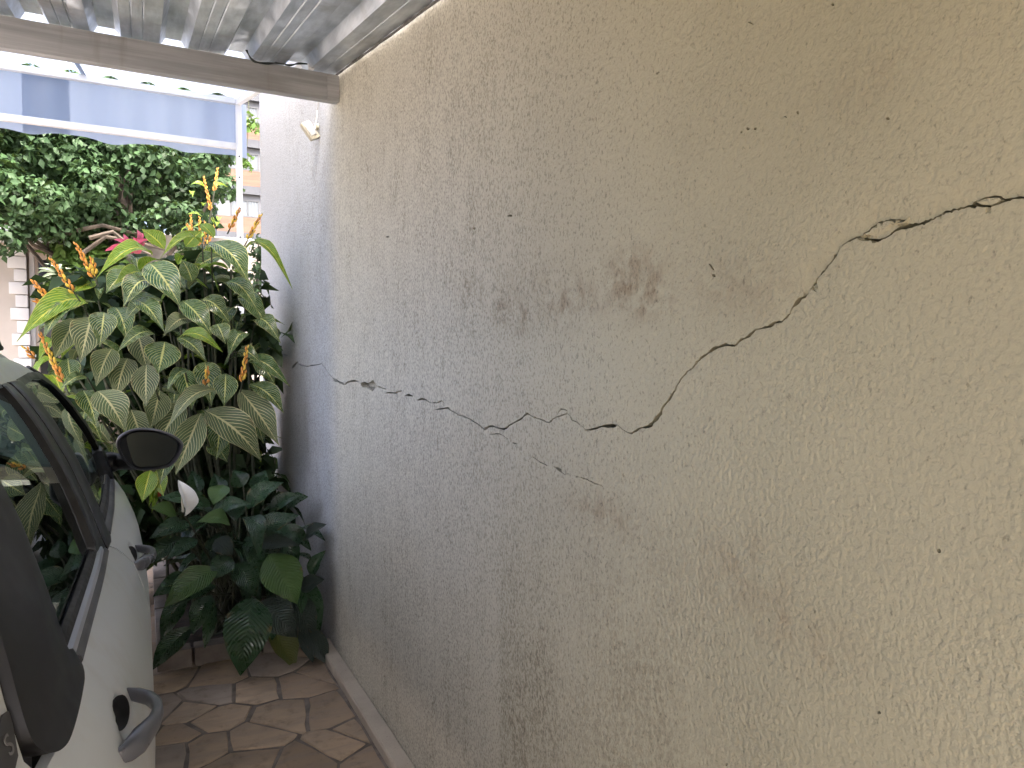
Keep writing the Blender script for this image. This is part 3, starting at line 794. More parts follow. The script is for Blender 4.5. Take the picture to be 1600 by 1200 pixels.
MB().box((-6.6, HY - .10, hz(387, 40)), (1.5, HY + 4.2, hz(383.5, 40)), .004).build('eave_board', M['frame_tan'], hs, True)
for k in range(7):
    z0 = hz(383.5, 40) + .004 + k * .05
    MB().box((-6.6, HY - .16 + k * .12, z0), (1.5, HY + 4.2, z0 + .044), .006).build('roof_tile_course', M['white_paint'], hs, True)

# garden boundary wall far right behind the shrub
g0 = PY(336, 365, 8.3); g1 = PY(412, 365, 8.3)
bw = MB(); bw.grid(lambda a, b: (g0.x - .9 + 2.6 * a, 8.3 + .02 * mnoise.noise(Vector((a * 9, b * 9, 4))), -.03 + (g0.z - .04 + .03) * b + (.03 * mnoise.noise(Vector((a * 14, 0, 2))) if b > .9 else 0)), 30, 20)
bw.box((g0.x - .9, 8.325, -.03), (g0.x + 1.7, 8.5, g0.z - .06))
o = bw.build('garden_wall', M['old_wall'], None, True); tag(o, 'weathered pale garden wall behind the striped shrub', 'wall')

# ------------------------------------------------------------------ APARTMENT BLOCK
BY = 46.0
def bx(u): return PY(u, 300, BY).x
def bz(v): return PY(390, v, BY).z
ap = empty('apartment_block', (bx(385), BY, 0), 'distant apartment block with brick bands and curtained windows beside the awning post', 'building')
XA, XB = bx(338), bx(440)
MB().box((XA, BY, -.03), (XB, BY + 10, bz(60))).build('wall', M['apt_wall'], ap)
fl_h = bz(240) - bz(313)
for k in range(-2, 4):
    dz = k * fl_h
    MB().box((XA - .01, BY - .10, bz(292) + dz), (XB + .01, BY + .02, bz(267.5) + dz)).build('brick_band', M['apt_brick'], ap)
    MB().box((XA - .02, BY - .28, bz(305) + dz), (XB + .02, BY + .02, bz(292.5) + dz)).build('floor_slab', M['apt_slab'], ap)
    for (ua, ub) in ((360, 405), (409, 432)):
        x0, x1 = bx(ua), bx(ub); z0, z1 = bz(340) + dz, bz(313) + dz
        w = empty('window', (x0, BY, z0)); w.parent = ap; w.matrix_parent_inverse = parent_inv(ap)
        mb = MB(); t_ = .07
        mb.box((x0, BY - .06, z0), (x0 + t_, BY - .002, z1)); mb.box((x1 - t_, BY - .06, z0), (x1, BY - .002, z1))
        mb.box((x0 + t_, BY - .06, z0), (x1 - t_, BY - .002, z0 + t_)); mb.box((x0 + t_, BY - .06, z1 - t_), (x1 - t_, BY - .002, z1))
        xm = (x0 + x1) / 2 + .1; mb.box((xm, BY - .06, z0 + t_), (xm + t_, BY - .002, z1 - t_))
        mb.build('frame', M['apt_frame'], w)
        if k % 2 == 0 or ua < 400 and k == 1:
            MB().grid(lambda a, b: (x0 + t_ + (x1 - x0 - 2 * t_) * a, BY - .02 + .012 * math.sin(a * 55), z0 + t_ + (z1 - z0 - 2 * t_) * b), 60, 1).build('curtain', M['curtain'], w, True)
        else:
            MB().box((x0 + t_, BY - .03, z0 + t_), (x1 - t_, BY - .004, z1 - t_)).build('pane', M['apt_glass'], w)

# ------------------------------------------------------------------ FOLIAGE helpers
def leaf_cloud(centers, n, size, spread=1.0, droop=.35):
    """many small bent leaves through a set of ellipsoid clumps; centers = [(pos, radii, weight)]"""
    w = np.array([c[2] for c in centers], float); w /= w.sum()
    ci = rng.choice(len(centers), n, p=w)
    P = np.zeros((n, 3)); 
    d = rng.normal(size=(n, 3)); d /= np.linalg.norm(d, axis=1)[:, None]
    r = rng.uniform(.35, 1.0, n) ** .45
    for k, (c, rad, _) in enumerate(centers):
        m = ci == k; P[m] = np.array(c) + d[m] * r[m][:, None] * np.array(rad)
    out = d * .8 + rng.normal(size=(n, 3)) * .55; out[:, 2] += .5
    nz = out / np.linalg.norm(out, axis=1)[:, None]
    t = rng.normal(size=(n, 3)); t[:, 2] -= droop * 2; t -= (t * nz).sum(1)[:, None] * nz; t /= np.linalg.norm(t, axis=1)[:, None]
    s = np.cross(nz, t); L = size * rng.uniform(.6, 1.3, n)[:, None]
    W = L * .30
    v0 = P; v1 = P + t * L * .5 + s * W + nz * L * .10; v2 = P + t * L - nz * L * .12; v3 = P + t * L * .5 - s * W + nz * L * .10; v4 = P + t * L * .5 
    V = np.stack([v0, v1, v2, v3, v4], 1).reshape(-1, 3)
    b = np.arange(n) * 5
    Fq = np.stack([np.stack([b, b+1, b+4], 1), np.stack([b+1, b+2, b+4], 1), np.stack([b, b+4, b+3], 1), np.stack([b+4, b+2, b+3], 1)], 1).reshape(-1, 3)
    me = bpy.data.meshes.new('crown')
    me.from_pydata(V.tolist(), [], Fq.tolist()); me.update()
    a = me.attributes.new('rnd', 'FLOAT', 'POINT')
    rv = np.repeat(np.clip(rng.beta(1.3, 2.2, n) + .15 * rng.normal(size=n) * 0, 0, 1), 5)
    a.data.foreach_set('value', rv.astype(np.float32))
    me.polygons.foreach_set('use_smooth', [True] * len(me.polygons))
    return me

# big tree behind the awning
tr = empty('broadleaf_tree', (-.35, 8.9, 0), 'large dark green broadleaf tree spreading behind the translucent awning', 'tree')
clumps = []
for i in range(96):
    u = random.uniform(-190, 300); v = random.uniform(120, 350); Y = random.uniform(7.9, 9.9)
    if v > 320 and u < 70: v -= 30
    if u > 255: v = min(v, 330)
    p = PY(u, v, Y); clumps.append((p, (random.uniform(.22, .42), random.uniform(.25, .45), random.uniform(.16, .30)), random.uniform(.7, 1.3)))
for u, v in ((20,350),(45,345),(10,368),(85,352),(120,345),(175,335),(215,350),(250,345),(280,330),(300,300),(320,290),(325,255),(330,240),(345,225),(240,315),(150,320),(60,330),(110,240),(30,260),(160,240),(215,240),(265,250),(355,228),(350,290),(312,345),(295,365)):
    p = PY(u, v, random.uniform(7.8, 8.3)); clumps.append((p, (random.uniform(.14, .24), .2, random.uniform(.10, .18)), .35))
for u in range(-60, 330, 34):
    for v in range(205, 350, 30):
        p = PY(u + random.uniform(-8, 8), v + random.uniform(-8, 8), random.uniform(9.0, 9.6)); clumps.append((p, (.22, .25, .19), .8))
o = link('crown', leaf_cloud(clumps, 78000, .078), M['foliage']); o.parent = tr; o.matrix_parent_inverse = parent_inv(tr)
inner = [(c, tuple(r * .75 for r in rad), w) for c, rad, w in clumps[:96]]
mb = MB(); base = Vector((-.35, 8.9, -.02))
trunkpts = [base, Vector((-.33, 8.9, .7)), Vector((-.25, 8.87, 1.5)), Vector((-.28, 8.85, 2.3)), Vector((-.2, 8.85, 3.0)), Vector((-.3, 8.8, 3.8))]
mb.tube(trunkpts, [.17, .14, .12, .115, .09, .05], 10); mb.build('trunk', M['bark'], tr, True)
for i in range(26):
    c = random.choice(clumps)[0]
    a = trunkpts[2].lerp(trunkpts[4], random.random() * .9)
    m1 = a.lerp(c, .45) + Vector((random.uniform(-.15, .15), random.uniform(-.1, .1), -.12 + random.uniform(-.08, .1)))
    MB().tube([a, m1, a.lerp(c, .8) + Vector((random.uniform(-.1,.1), 0, random.uniform(-.08, .04))), c], [.045, .028, .016, .006], 6).build('branch', M['bark'], tr, True)
for (a, b, c, d, Y) in [((130,395),(165,370),(215,378),(262,392),7.9),((120,360),(160,352),(200,362),(245,372),8.0),((95,372),(140,345),(190,345),(230,335),8.1),((190,395),(185,360),(170,335),(150,315),8.2),((205,398),(215,372),(240,352),(268,335),8.2),((140,372),(176,362),(205,385),(236,398),7.8),((262,400),(285,372),(310,345),(335,300),8.0)]:
    MB().tube([PY(*a, Y), PY(*b, Y - .05), PY(*c, Y + .05), PY(*d, Y)], [.022, .02, .016, .01], 6).build('branch', M['bark'], tr, True)

# light green bush below the tree
gb = empty('garden_bush', (-.55, 8.2, 0), 'yellow green leafy bush under the tree beside the house door', 'bush')
cl = [(PY(u, v, 8.4), (.22, .2, .16), 1) for u, v in ((110,388),(135,400),(160,405),(120,415),(150,430),(190,420),(225,430),(180,450),(215,470),(150,465),(110,450),(250,470))]
o = link('foliage', leaf_cloud(cl, 2600, .10), M['foliage_light']); o.parent = gb; o.matrix_parent_inverse = parent_inv(gb)
for k in range(5):
    p = cl[k * 2][0]; MB().tube([(-.55 + k * .05, 8.2, -.03), Vector((-.5, 8.3, 1.2)).lerp(p, .4), p], [.03, .02, .01], 6).build('stem', M['bark'], gb, True)

# creeper at the far end of the stucco wall
cr = empty('wall_creeper', (.75, 6.2, 0), 'thin green creeper climbing beyond the far edge of the stucco wall', 'climbing plant')
cl = [(PY(u, v, 6.25), (.05, .07, .09), 1) for u, v in ((402,385),(404,410),(402,435),(405,455),(403,480),(405,505),(402,530),(398,560))]
o = link('foliage', leaf_cloud(cl, 420, .055), M['foliage']); o.parent = cr; o.matrix_parent_inverse = parent_inv(cr)
MB().tube([PY(404, 380, 6.25), PY(401, 430, 6.27), PY(405, 490, 6.25), PY(400, 570, 6.25), (.74, 6.25, -.03)], [.006, .01, .012, .014, .018], 6).build('stem', M['bark'], cr, True)
# sprigs that hang in front of the apartment block
sp_ = empty('vine_sprig', PY(396, 175, 6.9), 'small leafy green sprig hanging beside the awning post before the apartment block', 'vine')
cl = [(PY(u, v, 6.9), (.035, .05, .04), 1) for u, v in ((389,180),(393,190),(398,193),(403,200),(390,198),(385,245),(388,258),(379,252))]
o = link('foliage', leaf_cloud(cl, 130, .06), M['foliage_light']); o.parent = sp_; o.matrix_parent_inverse = parent_inv(sp_)
MB().tube([PY(388, 140, 6.9), PY(389, 178, 6.9), PY(400, 193, 6.9), PY(404, 203, 6.9)], .004, 5).build('stem', M['stem'], sp_, True)
MB().tube([PY(389, 178, 6.9), PY(387, 215, 6.9), PY(384, 245, 6.9), PY(388, 262, 6.9)], .004, 5).build('stem', M['stem'], sp_, True)

# ------------------------------------------------------------------ big single leaves
def leaf_mesh(name, nseg=10, ncross=6, wide=.5, arch=.18, fold=.25, peak=.42, tip=1.5, wavy=0.0, twist=0.0, base_pinch=.7):
    vs = []; uvs = []
    for i in range(nseg + 1):
        t = i / nseg
        # width profile: asymmetric ellipse with acuminate tip
        w = (t / peak) ** base_pinch if t < peak else 1.0
        if t < peak: w = math.sin(.5 * math.pi * min(1, (t / peak))) ** base_pinch
        else: w = max(0, math.cos(.5 * math.pi * ((t - peak) / (1 - peak)))) ** (tip * .75)
        w = w * wide * .5
        if i == nseg: w = .004
        if i == 0: w = .012
        zc = arch * math.sin(math.pi * t * .9) - arch * .9 * t * t
        for j in range(ncross + 1):
            s = j / ncross * 2 - 1
            x = s * w; z = zc + fold * abs(x) + wavy * math.sin(t * 17 + s * 2) * abs(s) * wide
            a = twist * (t - .3)
            vs.append((x * math.cos(a) - (z - zc) * math.sin(a), t, zc + x * math.sin(a) + (z - zc) * math.cos(a))); uvs.append((j / ncross, t))
    fs = [(i*(ncross+1)+j, i*(ncross+1)+j+1, (i+1)*(ncross+1)+j+1, (i+1)*(ncross+1)+j) for i in range(nseg) for j in range(ncross)]
    me = bpy.data.meshes.new(name); me.from_pydata(vs, [], fs); me.update()
    ul = me.uv_layers.new(name='UVMap')
    for lp in me.loops: ul.data[lp.index].uv = uvs[lp.vertex_index]
    me.polygons.foreach_set('use_smooth', [True] * len(me.polygons))
    return me
def place_leaf(name, me, mat, B, T, N, width, parent, label=None):
    """B base, T tip, N facing hint, width = real width / mesh is 1 long & .5 wide"""
    B = Vector(B); T = Vector(T); y = T - B; L = y.length; y.normalize()
    z = Vector(N) - y * Vector(N).dot(y)
    if z.length < 1e-3: z = Vector((0, 0, 1)) - y * y.z
    z.normalize(); x = y.cross(z)
    m = me
    key = (me.name, mat.name)
    if key not in LEAFC:
        c = me.copy(); c.materials.clear(); c.materials.append(mat); LEAFC[key] = c
    o = bpy.data.objects.new(name, LEAFC[key]); COL.objects.link(o)
    mat4 = Matrix.Identity(4)
    sx = width / .5
    for r in range(3):
        mat4[r][0] = x[r] * sx; mat4[r][1] = y[r] * L; mat4[r][2] = z[r] * L * .9; mat4[r][3] = B[r]
    o.matrix_world = mat4
    o.parent = parent; o.matrix_parent_inverse = parent_inv(parent)
    o.matrix_basis = mat4
    if label: o['label'] = label
    return o
LEAFC = {}
ZM = [leaf_mesh('zebra_leaf', 12, 6, .5, a, f, .45, 1.7, w, tw) for a, f, w, tw in ((.16, .35, .02, .15), (.30, .25, .03, -.45), (.08, .5, .02, .4), (.40, .2, .03, .1), (.2, .7, .03, .6), (.45, .35, .04, -.7))]
ZH = [leaf_mesh('hanging_zebra_leaf', 12, 6, .5, a, f, .42, 1.8, w, tw) for a, f, w, tw in ((.05, .3, .02, .15), (.12, .2, .025, -.2))]
LM = [leaf_mesh('lily_leaf', 12, 6, .5, a, f, .40, 1.3, w, tw) for a, f, w, tw in ((.14, .25, .025, .1), (.26, .3, .03, -.2), (.06, .5, .03, .3), (.34, .15, .02, 0))]
SM = leaf_mesh('sword_leaf', 10, 2, .5, .25, .5, .35, 1.0)
def tocam(P, upw=.7, side=.35):
    d = (Vector((0, 0, H)) - Vector(P)).normalized()
    return d + Vector((random.uniform(-side, side), random.uniform(-side, side), upw + random.uniform(-.2, .3)))

# ------------------------------------------------------------------ STRIPED SHRUB
ROOT = Vector((.38, 4.55, .06))
zb = empty('striped_shrub', ROOT, 'big leafy shrub with cream veined striped leaves and orange flower spikes', 'shrub')
PXM = lambda w, Y: w * (Y * 1.10) / F        # photo pixels to metres at depth
traced = [  # base u,v,Y  tip u,v,Y  width px  kind
 (330,378,4.25, 389,434,4.05, 44,'z',0),(234,411,4.15, 281,474,3.95, 42,'z',0),(257,389,4.3, 222,357,4.3, 28,'y',2),(316,381,4.3, 251,394,4.1, 18,'y',1),
 (238,398,4.3, 153,421,4.05, 26,'y',1),(134,472,4.3, 32,518,4.0, 36,'y',1),(130,479,4.2, 64,524,4.0, 27,'z',1),(143,497,4.15, 126,562,3.95, 40,'p',0),
 (163,488,4.1, 156,538,3.95, 32,'z',0),(121,497,4.2, 84,561,4.05, 32,'p',0),(238,440,4.15, 192,472,4.0, 38,'z',1),(210,468,4.1, 256,512,3.9, 28,'z',0),
 (241,522,4.05, 184,544,3.9, 22,'z',1),(258,534,4.0, 247,583,3.88, 44,'z',0),(279,527,4.0, 322,561,3.88, 24,'z',0),(277,529,4.05, 346,541,3.9, 20,'y',1),
 (348,443,4.3, 404,479,4.1, 30,'z',1),(381,391,4.45, 455,431,4.15, 17,'y',3),(353,584,4.05, 350,634,3.92, 32,'z',0),(390,600,4.15, 444,641,3.98, 32,'z',0),
 (375,609,4.1, 436,694,3.92, 42,'p',0),(320,641,4.0, 410,715,3.85, 52,'p',0),(314,646,3.98, 274,742,3.86, 38,'p',0),(153,611,4.0, 196,670,3.85, 42,'p',0),
 (229,569,4.05, 228,635,3.92, 34,'p',0),(337,609,4.0, 260,662,3.85, 26,'p',1),(294,578,4.0, 260,607,3.9, 17,'z',1),(399,500,4.4, 437,528,4.2, 26,'z',1),
 (339,506,4.1, 352,535,4.0, 26,'z',0),(385,521,4.2, 356,554,4.05, 25,'z',1),(369,551,4.2, 409,565,4.05, 20,'z',1),(387,563,4.25, 451,596,4.05, 23,'z',1),
 (106,560,4.15, 111,602,4.05, 26,'z',0),(136,590,4.1, 95,604,4.0, 16,'z',1),(118,500,4.3, 96,560,4.15, 22,'y',0),(95,540,4.3, 60,556,4.1, 20,'y',1),
 (255,470,4.25, 190,500,4.1, 28,'z',1),(300,440,4.3, 285,405,4.3, 26,'z',0),(310,470,4.35, 360,500,4.2, 30,'z',1),(285,470,4.3, 330,520,4.15, 32,'z',0),
 (345,400,4.4, 300,420,4.3, 24,'z',2),(225,430,4.35, 180,440,4.2, 24,'y',1),(205,425,4.4, 165,455,4.3, 28,'z',0),(375,460,4.5, 420,510,4.3, 26,'z',1),
 (150,440,4.5, 115,455,4.4, 20,'y',2),(180,480,4.4, 200,530,4.2, 30,'z',0),(300,500,4.3, 255,520,4.2, 28,'p',1),(215,520,4.3, 230,580,4.15, 34,'p',0),
 (175,545,4.25, 150,600,4.1, 32,'p',0),(200,560,4.3, 180,620,4.1, 34,'p',0),(285,575,4.25, 300,640,4.1, 34,'z',0),(320,565,4.3, 330,630,4.1, 34,'z',0),
 (250,610,4.2, 235,670,4.05, 34,'p',0),(285,630,4.2, 245,700,4.05, 36,'p',0),(205,640,4.2, 225,700,4.05, 36,'p',0),(330,690,4.2, 355,720,4.1, 30,'z',0),
 (345,650,4.2, 338,718,4.05, 34,'z',0),(130,610,4.2, 150,660,4.05, 30,'z',0),(390,640,4.3, 412,690,4.15, 30,'z',0),(400,560,4.4, 430,600,4.3, 26,'z',0),
 (265,700,4.15, 250,755,4.0, 26,'z',0),(235,735,4.2, 222,785,4.1, 26,'y',0),(245,735,4.2, 255,775,4.1, 22,'y',0),(320,420,4.45, 350,380,4.5, 26,'y',2),(290,385,4.5, 315,360,4.5, 22,'y',2),(335,372,4.5, 312,348,4.6, 16,'y',2),
 (365,480,4.4, 340,520,4.25, 28,'z',0)]
stem_tips = []
ZK = {'z': M['zebra'], 'y': M['zebra_yellow'], 'p': M['zebra_pale']}
for (u0, v0, Y0, u1, v1, Y1, w, k, mi) in traced:
    B = PY(u0, v0, Y0); T = PY(u1, v1, Y1)
    L = (T - B).length
    hang = (T.z - B.z) / L < -.75
    me = (ZH[mi % 2] if hang else ZM[mi % 6])
    place_leaf('leaf', me, ZK[k], B, T, tocam(B, .35 if hang else .8, .25), PXM(w, (Y0 + Y1) / 2) * .98, zb)
    stem_tips.append(B)
# stems with whorls of leaves filling the inside of the shrub
nleaf = len(traced)
heads = []
for i in range(34):
    for _ in range(60):
        u = random.uniform(75, 410); v = random.uniform(400, 700)
        cx_ = 255 + (v - 550) * .12; rx = 175 - max(0, v - 600) * .5
        if abs(u - cx_) < rx and not (v < 440 and u < 210) and all((u-a)**2 + (v-b)**2 > 38**2 for a, b in heads): break
    heads.append((u, v))
    Y = random.uniform(4.25, 4.95)
    P = PY(u, v, Y)
    if P.x > .74: P.x = .70
    g = ROOT + Vector((random.uniform(-.18, .18), random.uniform(-.15, .25), 0))
    mid_ = g.lerp(P, .55) + Vector((random.uniform(-.06, .06), random.uniform(-.05, .1), -.05))
    MB().tube([g, mid_, P], [.014, .010, .006], 6).build('stem', M['stem'], zb, True)
    m_ = random.randint(4, 6); a0 = random.random() * 6.28
    for k in range(m_):
        a = a0 + k * 6.283 / m_ + random.uniform(-.3, .3)
        el = random.uniform(-.75, .5); L = random.uniform(.10, .26)
        d = Vector((math.cos(a) * math.cos(el), math.sin(a) * math.cos(el), math.sin(el)))
        T = P + d * L
        if T.x > XW - .02: T.x = XW - .02 - random.uniform(0, .05)
        N = Vector((0, 0, 1)) + d * .3 + Vector((random.uniform(-.3, .3), random.uniform(-.5, .1), 0))
        place_leaf('leaf', ZM[random.randrange(6)], ZK['y' if random.random() < (.55 if v < 450 else .2) else random.choice('zzzp')], P + d * .015, T, N, L * random.uniform(.32, .42), zb)
        nleaf += 1
cl = []
for i in range(90):
    u = random.uniform(110, 400); v = random.uniform(430, 860); cxx = 262 + (v - 550) * .1
    if abs(u - cxx) > 150 - max(0, v - 560) * .12: continue
    P = PY(u, v, random.uniform(4.55, 5.1)); P.x = min(P.x, .66)
    cl.append((P, (.16, .16, .13), 1))
for k in range(26):
    cl.append((Vector((random.uniform(.16, .68), random.uniform(4.5, 5.3), random.uniform(.2, 1.1))), (.14, .18, .16), 1))
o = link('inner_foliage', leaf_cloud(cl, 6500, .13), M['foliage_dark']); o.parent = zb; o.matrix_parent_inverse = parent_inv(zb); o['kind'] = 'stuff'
for i, B in enumerate(stem_tips):
    if i % 3 == 0:
        g = ROOT + Vector((random.uniform(-.2, .2), random.uniform(-.15, .2), 0))
        MB().tube([g, g.lerp(B, .5) + Vector((0, .08, .03)), g.lerp(B, .85) + Vector((0, .05, 0)), B], [.013, .009, .006, .004], 6).build('stem', M['stem'], zb, True)
# flower spikes
def spike(B, T, parent):
    B = Vector(B); T = Vector(T); ax = T - B; L = ax.length; ax.normalize()
    e1 = ax.cross(Vector((0, 1, 0))).normalized(); e2 = ax.cross(e1)
    sp = MB().tube([B - ax * L * .25, B, B + ax * L * .6, T], [.004, .004, .003, .001], 6).build('flower_spike', M['stem'], parent, True)
    mo = MB(); my = MB()
    n = max(6, int(L / .011))
    for i in range(n):
        f = i / n; a = i * 2.4
        r = .011 * (1 - .55 * f)
        p = B + ax * L * (f * .96 + .02); o = (e1 * math.cos(a) + e2 * math.sin(a))
        ln = .030 * (1 - .4 * f) * random.uniform(.8, 1.25)
        tgt = mo if random.random() < .68 else my
        tgt.tube([p + o * .002, p + o * r * .9 + ax * ln * .4, p + o * r * 1.3 + ax * ln * .85, p + o * r * 1.2 + ax * ln * 1.15], [.003, .0085 * (1 - .45 * f), .0062 * (1 - .45 * f), .001], 6)
    a_ = mo.build('bracts', M['flower_orange'], sp, True); b_ = my.build('petals', M['flower_yellow'], sp, True); a_['kind'] = 'stuff'; b_['kind'] = 'stuff'
for (a, b, c, d, Y) in [(147,434,117,378,4.2),(117,459,78,402,4.15),(82,474,49,437,4.15),(99,598,62,520,4.05),(378,598,386,540,4.05),(322,602,324,574,4.05),(359,358,374,327,4.5),(387,375,408,335,4.45),(56,560,38,542,4.2),(150,432,143,402,4.3),(70,475,56,470,4.2)]:
    spike(PY(a, b, Y), PY(c, d, Y - .03), zb)

# golden flowers behind, rising out of the tree's edge
gf = empty('golden_flower_plant', PY(318, 420, 6.6) * 1, 'tall plant with golden yellow flower clusters behind the striped shrub', 'plant')
gf.location.z = 0
for (a, b, c, d) in [(300,385,298,335),(312,385,312,338),(322,385,320,345),(330,330,318,275),(335,300,340,262),(325,380,335,352),(306,380,292,350)]:
    spike(PY(a, b, 6.6), PY(c, d, 6.6), gf)
p0 = PY(318, 400, 6.6)
MB().tube([(p0.x, 6.6, -.03), p0, PY(330, 330, 6.6), PY(336, 290, 6.6)], [.02, .014, .008, .005], 6).build('stem', M['stem'], gf, True)
for k in range(16):
    B = PY(random.uniform(298, 345), random.uniform(290, 400), 6.65); a = random.random() * 6.28
    T = B + Vector((math.cos(a) * .12, math.sin(a) * .1, random.uniform(-.06, .06)))
    place_leaf('leaf', ZM[k % 5], M['zebra_yellow'], B, T, (0, -.6, 1), .045, gf)

# pink cordyline
pk = empty('pink_cordyline', PY(208, 400, 6.2), 'pink and crimson sword leaved plant rising behind the striped shrub', 'plant'); pk.location.z = 0
for (u, v) in [(216,357),(224,362),(200,378),(178,372),(186,392),(162,390),(235,372),(192,365),(209,370),(226,380),(170,384)]:
    B = PY(213 + random.uniform(-5, 5), 394, 6.2); T = PY(u, v, 6.2 + random.uniform(-.12, .1))
    place_leaf('leaf', SM, M['pink_leaf'], B, T, tocam(B, .4, .5), .045, pk)
q0 = PY(213, 396, 6.2); MB().tube([(q0.x, 6.2, -.03), (q0.x + .02, 6.2, 1.2), q0], [.02, .016, .012], 6).build('stem', M['bark'], pk, True)
# pale sword leaved plant by the house door
dp = empty('sword_leaved_plant', PY(92, 440, 7.6), 'thin pale sword leaved plant in front of the dark house door', 'plant'); dp.location.z = 0
for (u, v) in [(58,418),(55,426),(58,439),(70,410),(84,470),(76,462),(110,418),(118,436),(66,448),(100,405),(95,470)]:
    B = PY(92 + random.uniform(-3, 3), 430, 7.6); T = PY(u, v, 7.6 + random.uniform(-.15, .1))
    place_leaf('leaf', SM, M['sword_leaf'], B, T, tocam(B, .8, .3), .028, dp)
q0 = PY(92, 432, 7.6); MB().tube([(q0.x, 7.6, -.03), (q0.x, 7.6, 1.3), q0], [.03, .022, .014], 6).build('stem', M['bark'], dp, True)
# little red flowering plant between car and lily
rd = empty('red_flower_plant', (.10, 4.35, .06), 'small plant with red blooms between the car and the white lily', 'plant')
for (u, v, k) in [(225,770,0),(232,790,0),(240,760,0),(250,745,0),(255,770,0),(262,752,0),(238,800,0),(228,750,0),(247,778,1),(258,733,1),(263,735,1),(245,765,0),(252,758,0)]:
    B = PY(248 + random.uniform(-6, 6), 745, 4.3); T = PY(u, v, 4.2)
    place_leaf('flower_petal' if k else 'leaf', ZM[random.randrange(5)], M['red_leaf'] if k else M['zebra_yellow'], B if not k else PY(u, v - 9, 4.18), T, tocam(B, .5), .04 if not k else .02, rd)
MB().tube([(.10, 4.35, .05), (.1, 4.33, .5), PY(248, 748, 4.3)], [.01, .008, .006], 6).build('stem', M['stem'], rd, True)

# ------------------------------------------------------------------ PEACE LILY
LR = Vector((.42, 3.98, .06))
ly = empty('peace_lily', LR, 'dark green broad leaved lily clump in the planter at the foot of the wall', 'plant')
LT = [(339,888,3.60, 256,946,3.50, 38,'l',0),(394,932,3.56, 376,1055,3.42, 60,'d',1),(400,944,3.56, 466,993,3.46, 48,'g',1),(421,866,3.62, 464,943,3.50, 54,'l',2),
 (424,975,3.58, 461,1045,3.50, 40,'o',2),(336,946,3.60, 319,1014,3.54, 16,'d',2),(337,915,3.63, 262,948,3.53, 24,'d',0),(300,980,3.62, 235,1046,3.56, 30,'d',0),
 (358,818,3.75, 312,812,3.65, 26,'l',1),(350,758,3.9, 333,787,3.82, 28,'l',0),(336,843,3.68, 364,866,3.62, 26,'g',0),(394,840,3.70, 465,803,3.60, 32,'d',0),
 (399,851,3.66, 466,850,3.55, 24,'g',0),(308,843,3.70, 262,872,3.58, 20,'d',0),(384,792,3.9, 440,752,3.8, 30,'d',0),(276,806,3.9, 238,792,3.82, 26,'l',0),
 (330,790,3.85, 250,775,3.78, 24,'d',0),(330,800,3.85, 390,785,3.75, 26,'d',0),(450,790,3.9, 480,775,3.82, 24,'d',0),(430,830,3.75, 488,855,3.66, 28,'d',1),
 (300,820,3.8, 235,838,3.68, 28,'d',0),(285,840,3.75, 232,880,3.62, 26,'d',0),(360,870,3.65, 330,905,3.56, 30,'d',0),(370,880,3.65, 400,930,3.54, 34,'d',0),
 (300,900,3.65, 240,930,3.55, 26,'d',0),(330,930,3.62, 300,990,3.52, 30,'d',0),(440,890,3.65, 480,940,3.54, 30,'d',0),(380,760,3.95, 365,735,3.95, 26,'d',2),
 (400,770,3.95, 415,735,3.95, 26,'d',2),(310,770,3.95, 300,735,3.95, 20,'d',2),(345,770,3.95, 335,740,3.95, 22,'d',2),(420,800,3.85, 470,770,3.78, 26,'d',0),
 (470,900,3.6, 500,990,3.52, 34,'d',0),(460,930,3.6, 490,1000,3.50, 36,'g',1),(430,930,3.6, 425,1000,3.5, 34,'d',0),(290,930,3.64, 250,1000,3.54, 26,'d',0),
 (478,840,3.66, 509,819,3.56, 22,'g',2),(485,900,3.58, 508,860,3.52, 22,'d',2),(470,920,3.56, 506,905,3.50, 26,'g',2),(480,980,3.52, 512,1040,3.46, 28,'g',2),(470,980,3.53, 490,1035,3.47, 24,'g',0)]
LK = {'d': M['lily'], 'l': M['lily_light'], 'g': M['lily_grey'], 'o': M['lily_olive'], 'r': M['dry_leaf']}
def lily_leaf(B, T, w, k, mi, N=None):
    for q in (B, T):
        if q.x > XW - .012: q.x = XW - .012 - random.uniform(0, .02)
    if N is None: N = tocam(B, .75, .25)
    o = place_leaf('leaf', LM[mi % 4], LK[k], B, T, N, w, ly)
    g = LR + Vector((random.uniform(-.14, .14), random.uniform(-.1, .12), 0))
    MB().tube([g, g.lerp(B, .55) + Vector((0, 0, .06)), B], [.006, .005, .0035], 5).build('petiole', M['stem'], ly, True)
for (u0, v0, Y0, u1, v1, Y1, w, k, mi) in LT:
    lily_leaf(PY(u0, v0, Y0), PY(u1, v1, Y1), PXM(w, (Y0 + Y1) / 2) * 1.03, k, mi)
for i in range(44):
    a = random.uniform(0, 6.283); r = random.uniform(.08, .30); h = random.uniform(.25, .62)
    B = LR + Vector((math.cos(a) * r * 1.0, math.sin(a) * r * .9, h))
    L = random.uniform(.20, .31); el = random.uniform(-1.0, .3)
    T = B + Vector((math.cos(a) * math.cos(el), math.sin(a) * math.cos(el), math.sin(el))) * L
    if T.x < .06: T.x = .06
    if T.y < 3.5: continue
    lily_leaf(B, T, L * random.uniform(.34, .44), 'd', i, Vector((math.cos(a) * .5, math.sin(a) * .5, 1)))
